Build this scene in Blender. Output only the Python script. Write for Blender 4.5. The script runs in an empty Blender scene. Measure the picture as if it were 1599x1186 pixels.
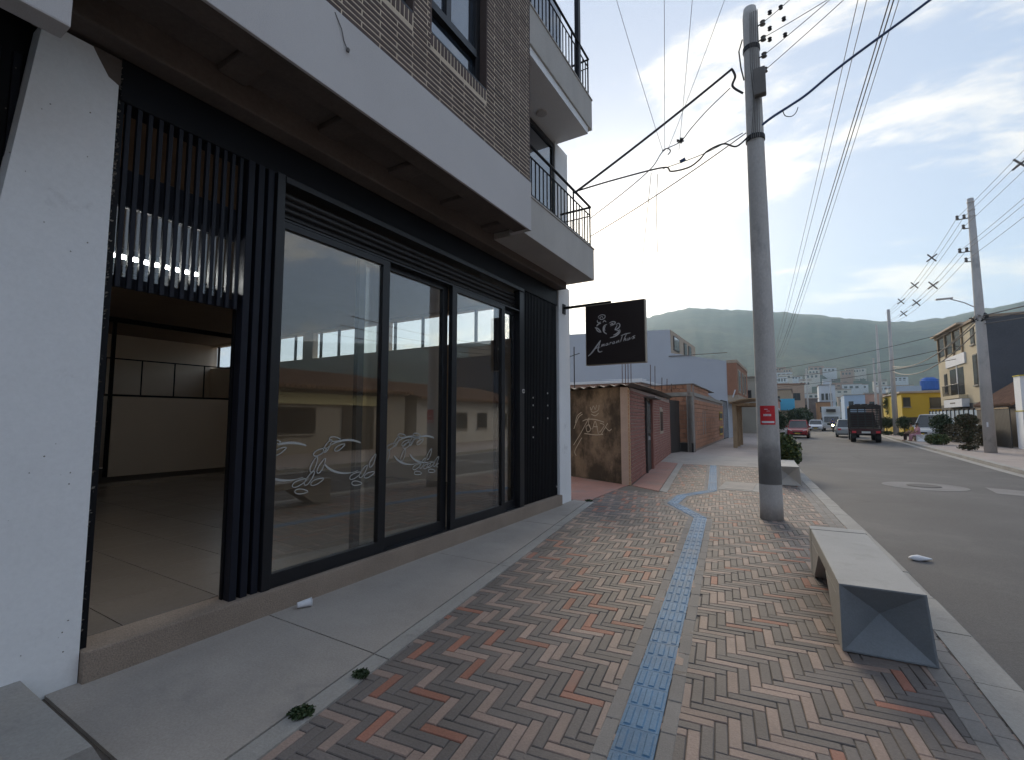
import bpy, bmesh, math, random
from mathutils import Vector, Matrix
R = math.radians
rnd = random.Random(7)
sc = bpy.context.scene
COL = sc.collection

# ---------------------------------------------------------------- camera
EYE = Vector((0, 0, 1.6))
PITCH, YAW, FPX, IW, IH = R(4.6207), R(31.0254), 730.0, 1599.0, 1186.0
cd = bpy.data.cameras.new('camera')
cd.sensor_fit = 'HORIZONTAL'; cd.sensor_width = 36; cd.lens = 36 * FPX / IW
cd.clip_start = 0.05; cd.clip_end = 20000
cam = bpy.data.objects.new('camera', cd); COL.objects.link(cam)
cam.location = EYE; cam.rotation_euler = (R(90) + PITCH, 0, YAW)
sc.camera = cam
# ---------------------------------------------------------------- world, sun, exposure
SUN_AZ, SUN_EL = R(-19.5), R(16.5)          # azimuth from +Y towards +X
SUN = Vector((math.sin(SUN_AZ) * math.cos(SUN_EL), math.cos(SUN_AZ) * math.cos(SUN_EL), math.sin(SUN_EL)))
wd = bpy.data.worlds.new('World'); sc.world = wd; wd.use_nodes = True
nt = wd.node_tree; nt.nodes.clear()
def N(t, typ, **kw):
    n = t.nodes.new(typ)
    for k, v in kw.items():
        if k == 'ins':
            for i, val in v.items(): n.inputs[i].default_value = val
        else: setattr(n, k, v)
    return n
def LK(t, a, b): t.links.new(a, b)
def mathn(t, op, a, b=None, clamp=False):
    n = N(t, 'ShaderNodeMath', operation=op); n.use_clamp = clamp
    for i, v in enumerate((a, b)):
        if v is None: continue
        if hasattr(v, 'links'): LK(t, v, n.inputs[i])
        else: n.inputs[i].default_value = v
    return n.outputs[0]
def mixc(t, fac, a, b, mode='MIX'):
    n = N(t, 'ShaderNodeMix', data_type='RGBA', blend_type=mode)
    for i, v in ((0, fac), (6, a), (7, b)):
        if hasattr(v, 'links'): LK(t, v, n.inputs[i])
        elif i: n.inputs[i].default_value = tuple(v) + ((1,) if len(v) == 3 else ())
        else: n.inputs[i].default_value = v
    return n.outputs[2]
def maprange(t, v, a, b, c=0., d=1., smooth=True):
    n = N(t, 'ShaderNodeMapRange', interpolation_type='SMOOTHSTEP' if smooth else 'LINEAR')
    LK(t, v, n.inputs[0])
    for i, x in ((1, a), (2, b), (3, c), (4, d)): n.inputs[i].default_value = x
    return n.outputs[0]
sky = N(nt, 'ShaderNodeTexSky', sky_type='NISHITA', sun_disc=False)
sky.sun_elevation = SUN_EL; sky.sun_rotation = SUN_AZ
sky.altitude = 2500; sky.air_density = 1.0; sky.dust_density = 2.2; sky.ozone_density = 1.5
tc = N(nt, 'ShaderNodeTexCoord')
sx = N(nt, 'ShaderNodeSeparateXYZ'); LK(nt, tc.outputs['Generated'], sx.inputs[0])
den = mathn(nt, 'ADD', mathn(nt, 'MAXIMUM', sx.outputs[2], 0.0), 0.16)
cx = N(nt, 'ShaderNodeCombineXYZ')
LK(nt, mathn(nt, 'DIVIDE', sx.outputs[0], den), cx.inputs[0])
LK(nt, mathn(nt, 'DIVIDE', sx.outputs[1], den), cx.inputs[1])
mp = N(nt, 'ShaderNodeMapping'); LK(nt, cx.outputs[0], mp.inputs[0])
mp.inputs['Rotation'].default_value = (0, 0, R(25)); mp.inputs['Scale'].default_value = (0.9, 1.7, 1); mp.inputs['Location'].default_value = (9.1, 7.7, 0)
n1 = N(nt, 'ShaderNodeTexNoise', ins={'Scale': 1.15, 'Detail': 9.0, 'Roughness': 0.68, 'Distortion': 0.3}); LK(nt, mp.outputs[0], n1.inputs['Vector'])
cl = maprange(nt, n1.outputs['Fac'], 0.50, 0.64)
vd = N(nt, 'ShaderNodeVectorMath', operation='DOT_PRODUCT'); LK(nt, tc.outputs['Generated'], vd.inputs[0]); vd.inputs[1].default_value = SUN
ca = mathn(nt, 'MAXIMUM', vd.outputs['Value'], 0.0)
aure = mathn(nt, 'POWER', ca, 90.0); aure2 = mathn(nt, 'POWER', ca, 9.0)
# thin cloud veil lit from behind by the low sun
SKYCOL = mixc(nt, 0.8, sky.outputs[0], (1.32, 1.52, 1.98))
bright = mathn(nt, 'ADD', 3.3, mathn(nt, 'MULTIPLY', aure2, 1.3))
cc = N(nt, 'ShaderNodeCombineXYZ')
for i, k in enumerate((1.0, 0.935, 0.85)): LK(nt, mathn(nt, 'MULTIPLY', bright, k), cc.inputs[i])
c1 = mixc(nt, mathn(nt, 'MULTIPLY', cl, 0.85), SKYCOL, cc.outputs[0])
gl = N(nt, 'ShaderNodeCombineXYZ')
for i, k in enumerate((8.0, 6.6, 4.4)): LK(nt, mathn(nt, 'MULTIPLY', aure, k), gl.inputs[i])
g3 = N(nt, 'ShaderNodeCombineXYZ'); aure3 = mathn(nt, 'POWER', ca, 10.0)
for i, k in enumerate((1.3, .98, .60)): LK(nt, mathn(nt, 'MULTIPLY', aure3, k), g3.inputs[i])
c2 = mixc(nt, 1.0, mixc(nt, 1.0, c1, gl.outputs[0], 'ADD'), g3.outputs[0], 'ADD')
hb = N(nt, 'ShaderNodeCombineXYZ'); hzn = mathn(nt, 'POWER', mathn(nt, 'SUBTRACT', 1.0, mathn(nt, 'MAXIMUM', sx.outputs[2], 0.0)), 7.0)   # bright low haze along the whole horizon
for i, k in enumerate((1.35, 1.18, 0.95)): LK(nt, mathn(nt, 'MULTIPLY', hzn, k), hb.inputs[i])
c2 = mixc(nt, 1.0, c2, hb.outputs[0], 'ADD')
bg = N(nt, 'ShaderNodeBackground', ins={'Strength': 0.09}); LK(nt, c2, bg.inputs[0])
wo = N(nt, 'ShaderNodeOutputWorld'); LK(nt, bg.outputs[0], wo.inputs[0])
sl = bpy.data.lights.new('sun', 'SUN'); sl.energy = 1.3; sl.angle = R(28); sl.color = (1.0, 0.84, 0.62)
so = bpy.data.objects.new('sun', sl); COL.objects.link(so); so.rotation_euler = SUN.to_track_quat('Z', 'Y').to_euler(); so.location = SUN * 500
sc.view_settings.view_transform = 'Standard'; sc.view_settings.look = 'None'
sc.view_settings.exposure = 2.05; sc.view_settings.gamma = 1.0; sc.view_settings.use_curve_mapping = False
sc.cycles.max_bounces = 10; sc.cycles.transparent_max_bounces = 16; sc.cycles.use_denoising = True
sc.cycles.sample_clamp_indirect = 6.0; sc.cycles.volume_bounces = 0; sc.cycles.caustics_reflective = False; sc.cycles.caustics_refractive = False

# ---------------------------------------------------------------- helpers
fw = Vector((-math.sin(YAW) * math.cos(PITCH), math.cos(YAW) * math.cos(PITCH), math.sin(PITCH)))
rt = Vector((math.cos(YAW), math.sin(YAW), 0)); upv = rt.cross(fw)
def at(px, py, D):
    """world point seen in direction (px,py), at horizontal distance D metres"""
    d = rt * (px - IW / 2) - upv * (py - IH / 2) + fw * FPX
    return EYE + d * (D / math.hypot(d.x, d.y))
WM = {}
def setp(o, label=None, cat=None, group=None, kind=None):
    for k, v in (('label', label), ('category', cat), ('group', group), ('kind', kind)):
        if v: o[k] = v
    return o
def thing(name, label, cat, loc=(0, 0, 0), rz=0.0, group=None):
    o = bpy.data.objects.new(name, None); COL.objects.link(o); o.empty_display_size = 0.2
    o.location = loc; o.rotation_euler = (0, 0, rz)
    WM[o.name] = Matrix.Translation(Vector(loc)) @ Matrix.Rotation(rz, 4, 'Z')
    return setp(o, label, cat, group)
class MB:
    def __init__(s): s.v, s.f, s.m = [], [], []
    def add(s, vs, fs, mi=0):
        b = len(s.v); s.v += [Vector(p) for p in vs]
        for f in fs: s.f.append([b + i for i in f]); s.m.append(mi)
        return s
    def box(s, x0, x1, y0, y1, z0, z1, mi=0):
        return s.add([(x0, y0, z0), (x1, y0, z0), (x1, y1, z0), (x0, y1, z0), (x0, y0, z1), (x1, y0, z1), (x1, y1, z1), (x0, y1, z1)],
                     [(3, 2, 1, 0), (4, 5, 6, 7), (0, 1, 5, 4), (1, 2, 6, 5), (2, 3, 7, 6), (3, 0, 4, 7)], mi)
    def bbox(s, x0, x1, y0, y1, z0, z1, c=0.01, mi=0):
        """box with chamfered edges all round"""
        b = bmesh.new(); bmesh.ops.create_cube(b, size=1)
        for v in b.verts: v.co = Vector(((x0 + x1) / 2 + v.co.x * (x1 - x0), (y0 + y1) / 2 + v.co.y * (y1 - y0), (z0 + z1) / 2 + v.co.z * (z1 - z0)))
        bmesh.ops.bevel(b, geom=b.edges[:], offset=c, segments=2, affect='EDGES', profile=0.6)
        b.verts.index_update(); s.add([v.co for v in b.verts], [[v.index for v in f.verts] for f in b.faces], mi); b.free(); return s
    def wall(s, p0, p1, z0, z1, t, mi=0, z1b=None):
        """upright slab from p0 to p1, thickness t to the left of p0->p1"""
        a, b = Vector(p0[:2]), Vector(p1[:2]); d = (b - a).normalized(); n = Vector((-d.y, d.x)) * t
        zb = z1 if z1b is None else z1b
        q = [a, b, b + n, a + n]
        return s.add([(p.x, p.y, z0) for p in q] + [(p.x, p.y, z) for p, z in zip(q, (z1, zb, zb, z1))],
                     [(3, 2, 1, 0), (4, 5, 6, 7), (0, 1, 5, 4), (1, 2, 6, 5), (2, 3, 7, 6), (3, 0, 4, 7)], mi)
    def prism(s, pts, z0, z1, mi=0):
        n = len(pts)
        ar = sum(pts[i][0] * pts[(i + 1) % n][1] - pts[(i + 1) % n][0] * pts[i][1] for i in range(n))
        if ar < 0: pts = pts[::-1]
        return s.add([(p[0], p[1], z0) for p in pts] + [(p[0], p[1], z1) for p in pts],
                     [list(range(n))[::-1], list(range(n, 2 * n))] + [(i, (i + 1) % n, n + (i + 1) % n, n + i) for i in range(n)], mi)
    def tube(s, pts, r, n=6, mi=0, cap=True):
        pts = [Vector(p) for p in pts]; k = len(pts); rs = r if isinstance(r, (list, tuple)) else [r] * k
        vs = []; 
        for i, p in enumerate(pts):
            d = (pts[min(i + 1, k - 1)] - pts[max(i - 1, 0)]).normalized()
            a = d.orthogonal().normalized() if i == 0 else (pa - d * pa.dot(d)).normalized()
            pa = a; b = d.cross(a)
            for j in range(n):
                t = 2 * math.pi * j / n; vs.append(p + (a * math.cos(t) + b * math.sin(t)) * rs[i])
        fs = [(i * n + j, i * n + (j + 1) % n, (i + 1) * n + (j + 1) % n, (i + 1) * n + j) for i in range(k - 1) for j in range(n)]
        if cap: fs += [list(range(n))[::-1], [(k - 1) * n + j for j in range(n)]]
        return s.add(vs, fs, mi)
    def lathe(s, prof, cx=0, cy=0, n=20, mi=0):
        """prof: list of (r,z) bottom to top"""
        vs = [(cx + r * math.cos(2 * math.pi * j / n), cy + r * math.sin(2 * math.pi * j / n), z) for r, z in prof for j in range(n)]
        k = len(prof)
        fs = [(i * n + j, i * n + (j + 1) % n, (i + 1) * n + (j + 1) % n, (i + 1) * n + j) for i in range(k - 1) for j in range(n)]
        fs += [list(range(n))[::-1], [(k - 1) * n + j for j in range(n)]]
        return s.add(vs, fs, mi)
    def loft(s, loops, mi=0, cap=True):
        n = len(loops[0]); vs = [p for l in loops for p in l]; k = len(loops)
        fs = [(i * n + j, i * n + (j + 1) % n, (i + 1) * n + (j + 1) % n, (i + 1) * n + j) for i in range(k - 1) for j in range(n)]
        if cap: fs += [list(range(n))[::-1], [(k - 1) * n + j for j in range(n)]]
        return s.add(vs, fs, mi)
    def leaves(s, n, fn, size, r=None, mi=0):
        r = r or rnd
        for _ in range(n):
            p = Vector(fn(r)); a = Vector((r.gauss(0, 1), r.gauss(0, 1), r.gauss(0, 1))).normalized(); b = a.orthogonal().normalized()
            c = a.cross(b); z = size * r.uniform(.6, 1.4)
            s.add([p - b * z * .5, p + c * z * .32, p + b * z * .6, p - c * z * .32], [(0, 1, 2, 3)], mi)
        return s
    def build(s, name, mat, parent=None, smooth=False, local=False):
        me = bpy.data.meshes.new(name)
        inv = WM[parent.name].inverted() if (parent and not local) else Matrix()
        me.from_pydata([inv @ v for v in s.v], [], s.f)
        for m in (mat if isinstance(mat, (list, tuple)) else [mat]): me.materials.append(m)
        if any(s.m): me.polygons.foreach_set('material_index', s.m)
        if smooth: me.polygons.foreach_set('use_smooth', [True] * len(me.polygons))
        me.update()
        o = bpy.data.objects.new(name, me); COL.objects.link(o)
        if parent: o.parent = parent; WM[o.name] = WM[parent.name]
        else: WM[o.name] = Matrix()
        return o
def dup_part(o, parent, mat4):
    c = o.copy(); COL.objects.link(c); c.parent = parent; c.matrix_local = mat4; return c
def copy_tree(o, parent=None):
    c = o.copy(); COL.objects.link(c); c.parent = parent
    for ch in o.children: copy_tree(ch, c)
    return c
def struct(name, mb, mat, label, cat, kind='structure', smooth=False):
    return setp(mb.build(name, mat, None, smooth), label, cat, None, kind)
def sag(p0, p1, k=0.0, n=14):
    p0, p1 = Vector(p0), Vector(p1)
    return [p0.lerp(p1, i / n) - Vector((0, 0, 4 * k * (i / n) * (1 - i / n))) for i in range(n + 1)]

# ---------------------------------------------------------------- materials
MATS = {}
def mat(name, col, rough=.8, var=.15, scale=2., grain=.08, gscale=60., bump=.0, bscale=None, metal=0., spec=.4, dirt=None, dscale=1.2, dlo=.5, dhi=.7, rand=0., stretch=None, sheen=0.):
    m = bpy.data.materials.new(name); m.use_nodes = True; t = m.node_tree; b = t.nodes['Principled BSDF']
    b.inputs['Roughness'].default_value = rough; b.inputs['Metallic'].default_value = metal; b.inputs['Specular IOR Level'].default_value = spec
    g = N(t, 'ShaderNodeNewGeometry'); vec = g.outputs['Position']
    if stretch:
        mpn = N(t, 'ShaderNodeMapping'); LK(t, vec, mpn.inputs[0]); mpn.inputs['Scale'].default_value = stretch; vec = mpn.outputs[0]
    a = N(t, 'ShaderNodeTexNoise', ins={'Scale': scale, 'Detail': 5.0, 'Roughness': .6}); LK(t, vec, a.inputs['Vector'])
    f = N(t, 'ShaderNodeTexNoise', ins={'Scale': gscale, 'Detail': 3.0, 'Roughness': .7}); LK(t, vec, f.inputs['Vector'])
    v1 = maprange(t, a.outputs['Fac'], .25, .75, 1 - var, 1 + var, False); v2 = maprange(t, f.outputs['Fac'], .25, .75, 1 - grain, 1 + grain, False)
    k = mathn(t, 'MULTIPLY', v1, v2)
    if rand:
        oi = N(t, 'ShaderNodeObjectInfo'); k = mathn(t, 'MULTIPLY', k, maprange(t, oi.outputs['Random'], 0, 1, 1 - rand, 1 + rand, False))
        k = mathn(t, 'MULTIPLY', k, maprange(t, g.outputs['Random Per Island'], 0, 1, 1 - rand, 1 + rand, False))
    c = N(t, 'ShaderNodeVectorMath', operation='SCALE'); c.inputs[0].default_value = col; LK(t, k, c.inputs['Scale']); out = c.outputs[0]
    if dirt:
        d = N(t, 'ShaderNodeTexNoise', ins={'Scale': dscale, 'Detail': 8.0, 'Roughness': .68}); LK(t, vec, d.inputs['Vector'])
        out = mixc(t, maprange(t, d.outputs['Fac'], dlo, dhi), out, dirt)
    LK(t, out, b.inputs['Base Color'])
    if bump:
        bf = f.outputs['Fac']
        if bscale:
            f2 = N(t, 'ShaderNodeTexNoise', ins={'Scale': bscale, 'Detail': 4.0}); LK(t, vec, f2.inputs['Vector']); bf = f2.outputs['Fac']
        bn = N(t, 'ShaderNodeBump', ins={'Strength': bump, 'Distance': .01}); LK(t, bf, bn.inputs['Height']); LK(t, bn.outputs[0], b.inputs['Normal'])
    MATS[name] = m; return m
def glassmat(name, tint=(1, 1, 1), gain=1.0):
    m = bpy.data.materials.new(name); m.use_nodes = True; t = m.node_tree; t.nodes.clear()
    g = N(t, 'ShaderNodeNewGeometry'); ior = maprange(t, g.outputs['Backfacing'], 0, 1, 1.52, 1 / 1.52, False)
    fr = N(t, 'ShaderNodeFresnel'); LK(t, ior, fr.inputs[0])
    tr = N(t, 'ShaderNodeBsdfTransparent', ins={0: tint + (1,)}); gs = N(t, 'ShaderNodeBsdfGlossy', ins={'Roughness': 0.012, 'Color': (1, 1, 1, 1)})
    mx = N(t, 'ShaderNodeMixShader'); LK(t, mathn(t, 'MULTIPLY', fr.outputs[0], gain, True), mx.inputs[0]); LK(t, tr.outputs[0], mx.inputs[1]); LK(t, gs.outputs[0], mx.inputs[2])
    o = N(t, 'ShaderNodeOutputMaterial'); LK(t, mx.outputs[0], o.inputs[0]); return m
def emit(name, col, s):
    m = bpy.data.materials.new(name); m.use_nodes = True; b = m.node_tree.nodes['Principled BSDF']
    b.inputs['Base Color'].default_value = col + (1,); b.inputs['Emission Color'].default_value = col + (1,); b.inputs['Emission Strength'].default_value = s; return m

m_asph = mat('asphalt', (.105, .100, .098), .75, .22, .30, .28, 70, .45, 110, dirt=(.145, .137, .13), dscale=.6, dlo=.48, dhi=.78)
t = m_asph.node_tree; bs_ = t.nodes['Principled BSDF']; src = bs_.inputs['Base Color'].links[0].from_socket
g_ = N(t, 'ShaderNodeNewGeometry'); wv = N(t, 'ShaderNodeTexNoise', ins={'Scale': .9, 'Detail': 6.0}); LK(t, g_.outputs['Position'], wv.inputs['Vector'])
ad = N(t, 'ShaderNodeVectorMath', operation='MULTIPLY_ADD'); LK(t, wv.outputs['Color'], ad.inputs[0]); ad.inputs[1].default_value = (1.6, 1.6, 0); LK(t, g_.outputs['Position'], ad.inputs[2])
vo = N(t, 'ShaderNodeTexVoronoi', feature='DISTANCE_TO_EDGE', ins={'Scale': .28}); LK(t, ad.outputs[0], vo.inputs['Vector'])
ms = N(t, 'ShaderNodeTexNoise', ins={'Scale': .22, 'Detail': 3.0}); LK(t, g_.outputs['Position'], ms.inputs['Vector'])
ck = mathn(t, 'MULTIPLY', maprange(t, vo.outputs['Distance'], .002, .007, .75, 0.), maprange(t, ms.outputs['Fac'], .48, .6))
LK(t, mixc(t, ck, src, (.05, .048, .046)), bs_.inputs['Base Color'])
m_ground = mat('bare_ground', (.16, .15, .12), .95, .25, .05, .1, 2)
m_conc = mat('worn_concrete', (.37, .335, .30), .85, .14, 1.3, .14, 70, .25, 90, dirt=(.22, .21, .20), dscale=1.0, dlo=.52, dhi=.78)
m_kerb = mat('kerb_concrete', (.34, .325, .30), .85, .16, 1.6, .12, 60, .25, 80, dirt=(.20, .19, .18), dscale=2.2, dlo=.55, dhi=.75)
m_plinth = mat('washed_gravel_plinth', (.30, .24, .19), .9, .16, 2, .35, 110, .6, 120)
m_bed = mat('sand_joint', (.15, .13, .11), .95, .2, 3, .2, 80)
m_bkd = mat('dark_grey_paver', (.15, .132, .122), .70, .20, 1.1, .18, 70, .35, 90, rand=.12, dirt=(.235, .20, .18), dscale=.7, dlo=.42, dhi=.85)
m_bkl = mat('buff_paver', (.315, .232, .192), .70, .20, 1.1, .18, 70, .35, 90, rand=.12, dirt=(.205, .168, .15), dscale=1.3, dlo=.44, dhi=.80)
m_bko = mat('orange_paver', (.33, .145, .10), .70, .20, 1.1, .18, 70, .35, 90, rand=.14, dirt=(.26, .18, .15), dscale=1.3, dlo=.44, dhi=.80)
m_edge = mat('grey_edging_paver', (.255, .235, .215), .85, .15, 2, .14, 90, .3, 120, rand=.08)
m_tact = mat('blue_tactile_tile', (.085, .195, .32), .7, .2, 2.2, .16, 60, .3, 90, rand=.10, dirt=(.20, .24, .28), dscale=1.6, dlo=.48, dhi=.78)
m_pink = mat('pink_concrete', (.36, .20, .165), .85, .15, 1.2, .1, 60, .2, dirt=(.28, .21, .19), dscale=1.5)
m_pale = mat('pale_paving', (.37, .315, .285), .85, .15, 1.0, .12, 30, .2)
m_white = mat('white_painted_plaster', (.84, .85, .85), .75, .05, 1.2, .04, 40, .12, 25, dirt=(.60, .60, .60), dscale=2.6, dlo=.62, dhi=.80)
m_stone_d = mat('bare_mortar', (.17, .155, .13), .95, .3, 20, .2, 60)
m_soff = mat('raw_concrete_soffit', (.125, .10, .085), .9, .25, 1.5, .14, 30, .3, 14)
m_fasc = mat('grey_rendered_fascia', (.58, .56, .55), .85, .06, .8, .05, 120, .15, 160)
m_bal = mat('balcony_concrete', (.50, .475, .44), .85, .12, 1.2, .08, 70, .15, stretch=(1, 1, .35))
m_mort = mat('cream_mortar', (.62, .52, .40), .9, .1, 6, .12, 90)
m_bkw = mat('brown_facing_brick', (.105, .076, .068), .8, .15, 3, .18, 120, .3, 140, rand=.16)
m_black = mat('black_painted_steel', (.008, .0085, .011), .5, .1, 4, .05, 60, spec=.15)
m_frame = mat('black_aluminium', (.012, .013, .016), .38, .1, 4, .04, 60, spec=.4)
m_navy = mat('dark_blue_slat_paint', (.011, .013, .021), .5, .12, 4, .05, 60, spec=.22)
m_shut = mat('shutter_slat_steel', (.035, .033, .033), .35, .15, 5, .08, 60, metal=.3)
m_inwall = mat('interior_off_white', (.80, .70, .57), .85, .05, .6, .03, 30)
m_ceil = mat('interior_brown_ceiling', (.26, .19, .135), .85, .15, .6, .08, 20)
m_tile = mat('interior_floor_tile', (.26, .225, .19), .24, .08, 1.2, .06, 30, spec=.5, rand=.03)
m_grout = mat('floor_grout', (.10, .09, .08), .9)
m_glass = glassmat('shop_glass', (.98, .98, .95), 2.1)
m_clear = glassmat('clear_glass', (.98, .98, .98), 1.0)
m_wglass = mat('reflective_window_glass', (.02, .03, .045), .06, .05, 1, .02, 20, spec=1.0)
m_wglass.node_tree.nodes['Principled BSDF'].inputs['IOR'].default_value = 2.1
m_decal = mat('frosted_decal', (.40, .41, .39), .7, .03, 3, .02, 30)
m_pole = mat('pole_concrete', (.48, .46, .44), .85, .10, 1.6, .12, 50, .25, 40, dirt=(.28, .275, .27), dscale=2.2, dlo=.5, dhi=.75, stretch=(1, 1, .5))
m_bench = mat('bench_concrete', (.42, .41, .39), .8, .10, 1.8, .08, 90, .2, 120, dirt=(.36, .345, .32), dscale=3.0, dlo=.55, dhi=.7)
m_bench_end = mat('dark_blue_bench_paint', (.20, .225, .245), .55, .14, 3, .1, 70, .2)
m_cable = mat('cable_black', (.02, .02, .024), .6)
m_cableg = mat('cable_grey', (.16, .15, .14), .6)
m_cableb = mat('cable_blue', (.02, .05, .13), .5)
m_sign = mat('dark_brown_sign_face', (.022, .013, .012), .45, .06, 2, .03, 40)
m_signs = mat('sign_edge_metal', (.42, .36, .28), .45, .08, 3, .05, 40)
m_silver = mat('silver_letter', (.62, .60, .58), .4)
m_red = mat('red_notice', (.62, .03, .04), .55, .06, 3, .04, 60)
m_paper = mat('white_plastic', (.72, .73, .76), .6, .06, 6, .05, 60)
m_leaf = mat('leaf_green', (.055, .085, .028), .6, .3, 5, .3, 20)
m_leafd = mat('leaf_dark_green', (.035, .058, .022), .6, .3, 5, .3, 20)
m_leafy = mat('leaf_yellow_green', (.13, .14, .035), .6, .3, 6, .3, 20)
m_leafb = mat('leaf_brown_green', (.075, .06, .03), .7, .3, 5, .3, 20)
m_bark = mat('bark', (.09, .07, .05), .95, .3, 8)
m_tyre = mat('tyre_rubber', (.018, .018, .018), .8)
m_rim = mat('wheel_rim', (.35, .35, .36), .4, metal=.6)
m_cglass = mat('vehicle_glass', (.02, .025, .03), .08, spec=.9)
m_chrome = mat('lamp_lens', (.6, .6, .62), .15, spec=.8)

# ---------------------------------------------------------------- setting: ground, road, pavements, hills
struct('ground', MB().prism([(-3000, -3000), (3000, -3000), (3000, 3000), (-3000, 3000)], -.5, -.17), m_ground, 'flat bare ground stretching out to the hills', 'ground')
KL = [(2.3, -25), (1.5, -6), (1.15, 3), (1.08, 5.2), (.96, 6.9), (.64, 10.8), (.38, 13.6), (-.03, 19.5), (-.45, 30), (-.75, 48), (-1.05, 68), (-.6, 90), (1.2, 120), (6, 160), (15, 200)]
KR = [(7.6, -25), (6.5, 0), (6.0, 12), (5.9, 20.3), (6.05, 24.3), (6.2, 29.3), (6.4, 36), (6.9, 49), (7.3, 57), (8.5, 80), (11.2, 110), (17.5, 160), (27, 200)]
def interp(P, y):
    for (x0, y0), (x1, y1) in zip(P, P[1:]):
        if y0 <= y <= y1: return x0 + (x1 - x0) * (y - y0) / (y1 - y0)
    return P[-1][0] if y > P[-1][1] else P[0][0]
def smoothline(P, step=1.0):
    ys = []; y = P[0][1]
    while y <= P[-1][1]: ys.append(y); y += step
    w = 2.5
    return [((interp(P, y - w) + 2 * interp(P, y) + interp(P, y + w)) / 4, y) for y in ys]
SKL, SKR = smoothline(KL), smoothline(KR)
def strip(A, B, z0, z1):
    mb = MB(); n = len(A)
    mb.add([(p[0], p[1], z1) for p in A] + [(p[0], p[1], z1) for p in B], [(i, n + i, n + i + 1, i + 1) for i in range(n - 1)])
    mb.add([(p[0], p[1], z1) for p in A] + [(p[0], p[1], z0) for p in A], [(i, i + 1, n + i + 1, n + i) for i in range(n - 1)])
    mb.add([(p[0], p[1], z1) for p in B] + [(p[0], p[1], z0) for p in B], [(i, n + i, n + i + 1, i + 1) for i in range(n - 1)])
    return mb
off = lambda L, d: [(x + d, y) for x, y in L]
struct('road', strip(off(SKL, -.1), off(SKR, .1), -.16, -.12), m_asph, 'grey asphalt street running beside the pavement', 'road')
sidewalk = struct('sidewalk', strip(off(SKL, -26), off(SKL, -.2), -.165, -.009), [m_bed], 'pavement of herringbone pavers in front of the shops', 'pavement')
farwalk = struct('pavement', strip([(x, y) for x, y in off(SKL, -25) if y > 17.2], [(x, y) for x, y in off(SKL, -.21) if y > 17.2], -.1, -.004), m_pale, 'pale pavement beyond the grey cross band', 'pavement')
struct('pavement', strip(off(SKR, .2), off(SKR, 30), -.165, -.004), m_pale, 'pale pavement across the street under the topiary', 'pavement')
# kerbs, stone by stone where they show
kerb = struct('kerb', strip([(x, y) for x, y in off(SKL, -.24) if y > 24], [(x, y) for x, y in SKL if y > 24], -.16, .006), m_kerb, 'pale concrete kerb between the pavers and the asphalt', 'kerb')
y = -4.0
while y < 24.4:
    y1 = y + .8; a, b = interp(SKL, y), interp(SKL, y1 - .012); j = rnd.uniform(-.006, .006); zt = .008 + rnd.uniform(-.003, .004)
    MB().add([(a - .24 + j, y, -.16), (a + j, y, -.16), (b + j, y1 - .012, -.16), (b - .24 + j, y1 - .012, -.16), (a - .24 + j, y, zt), (a - .03 + j, y, zt), (a + j, y, zt - .03), (b + j, y1 - .012, zt - .03), (b - .03 + j, y1 - .012, zt), (b - .24 + j, y1 - .012, zt)],
             [(4, 5, 8, 9), (5, 6, 7, 8), (6, 1, 2, 7), (0, 4, 9, 3), (0, 1, 6, 5, 4), (2, 3, 9, 8, 7)]).build('kerb_stone', m_kerb, kerb)
    y = y1
kerb2 = struct('kerb', strip(SKR, off(SKR, .22), -.16, .006), m_kerb, 'pale concrete kerb across the street', 'kerb')
struct('gutter', strip(off(SKR, -.28), off(SKR, -.005), -.16, -.114), m_kerb, 'pale concrete gutter along the far kerb', 'gutter')

# herringbone pavers
PA = R(7.0); U = Vector((math.cos(PA), math.sin(PA), 0)); V = Vector((-math.sin(PA), math.cos(PA), 0)); PO = Vector((-.9, 3.0, 0)); CELL = .0635
def left_edge(y):   # line where pavers meet the concrete apron
    return -2.24 - .155 * (y - 1.44) if y < 8.6 else (-3.35 + (y - 8.6) * (-.02) if y < 10.4 else -2.44 - .155 * (y - 10.5))
TAC = [(-.47, -.1), (-1.36, 8.15), (-2.03, 9.25), (-2.06, 10.25), (-1.62, 11.3), (-2.42, 17.3)]
def tac_x(y): return interp(TAC, y)
def paver_mesh(w, l, name):
    c = .004; h = .05; w2, l2 = w / 2 - .0022, l / 2 - .0022
    vs = [(-w2, -l2, -h), (w2, -l2, -h), (w2, l2, -h), (-w2, l2, -h), (-w2, -l2, -c), (w2, -l2, -c), (w2, l2, -c), (-w2, l2, -c), (-w2 + c, -l2 + c, 0), (w2 - c, -l2 + c, 0), (w2 - c, l2 - c, 0), (-w2 + c, l2 - c, 0)]
    fs = [(8, 9, 10, 11)] + [(4 + i, 4 + (i + 1) % 4, 8 + (i + 1) % 4, 8 + i) for i in range(4)] + [(i, (i + 1) % 4, 4 + (i + 1) % 4, 4 + i) for i in range(4)]
    return vs, fs
PV, PF = paver_mesh(CELL, CELL * 4, 'p')
NN = 4; bricks = []
r2 = random.Random(3)
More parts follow.
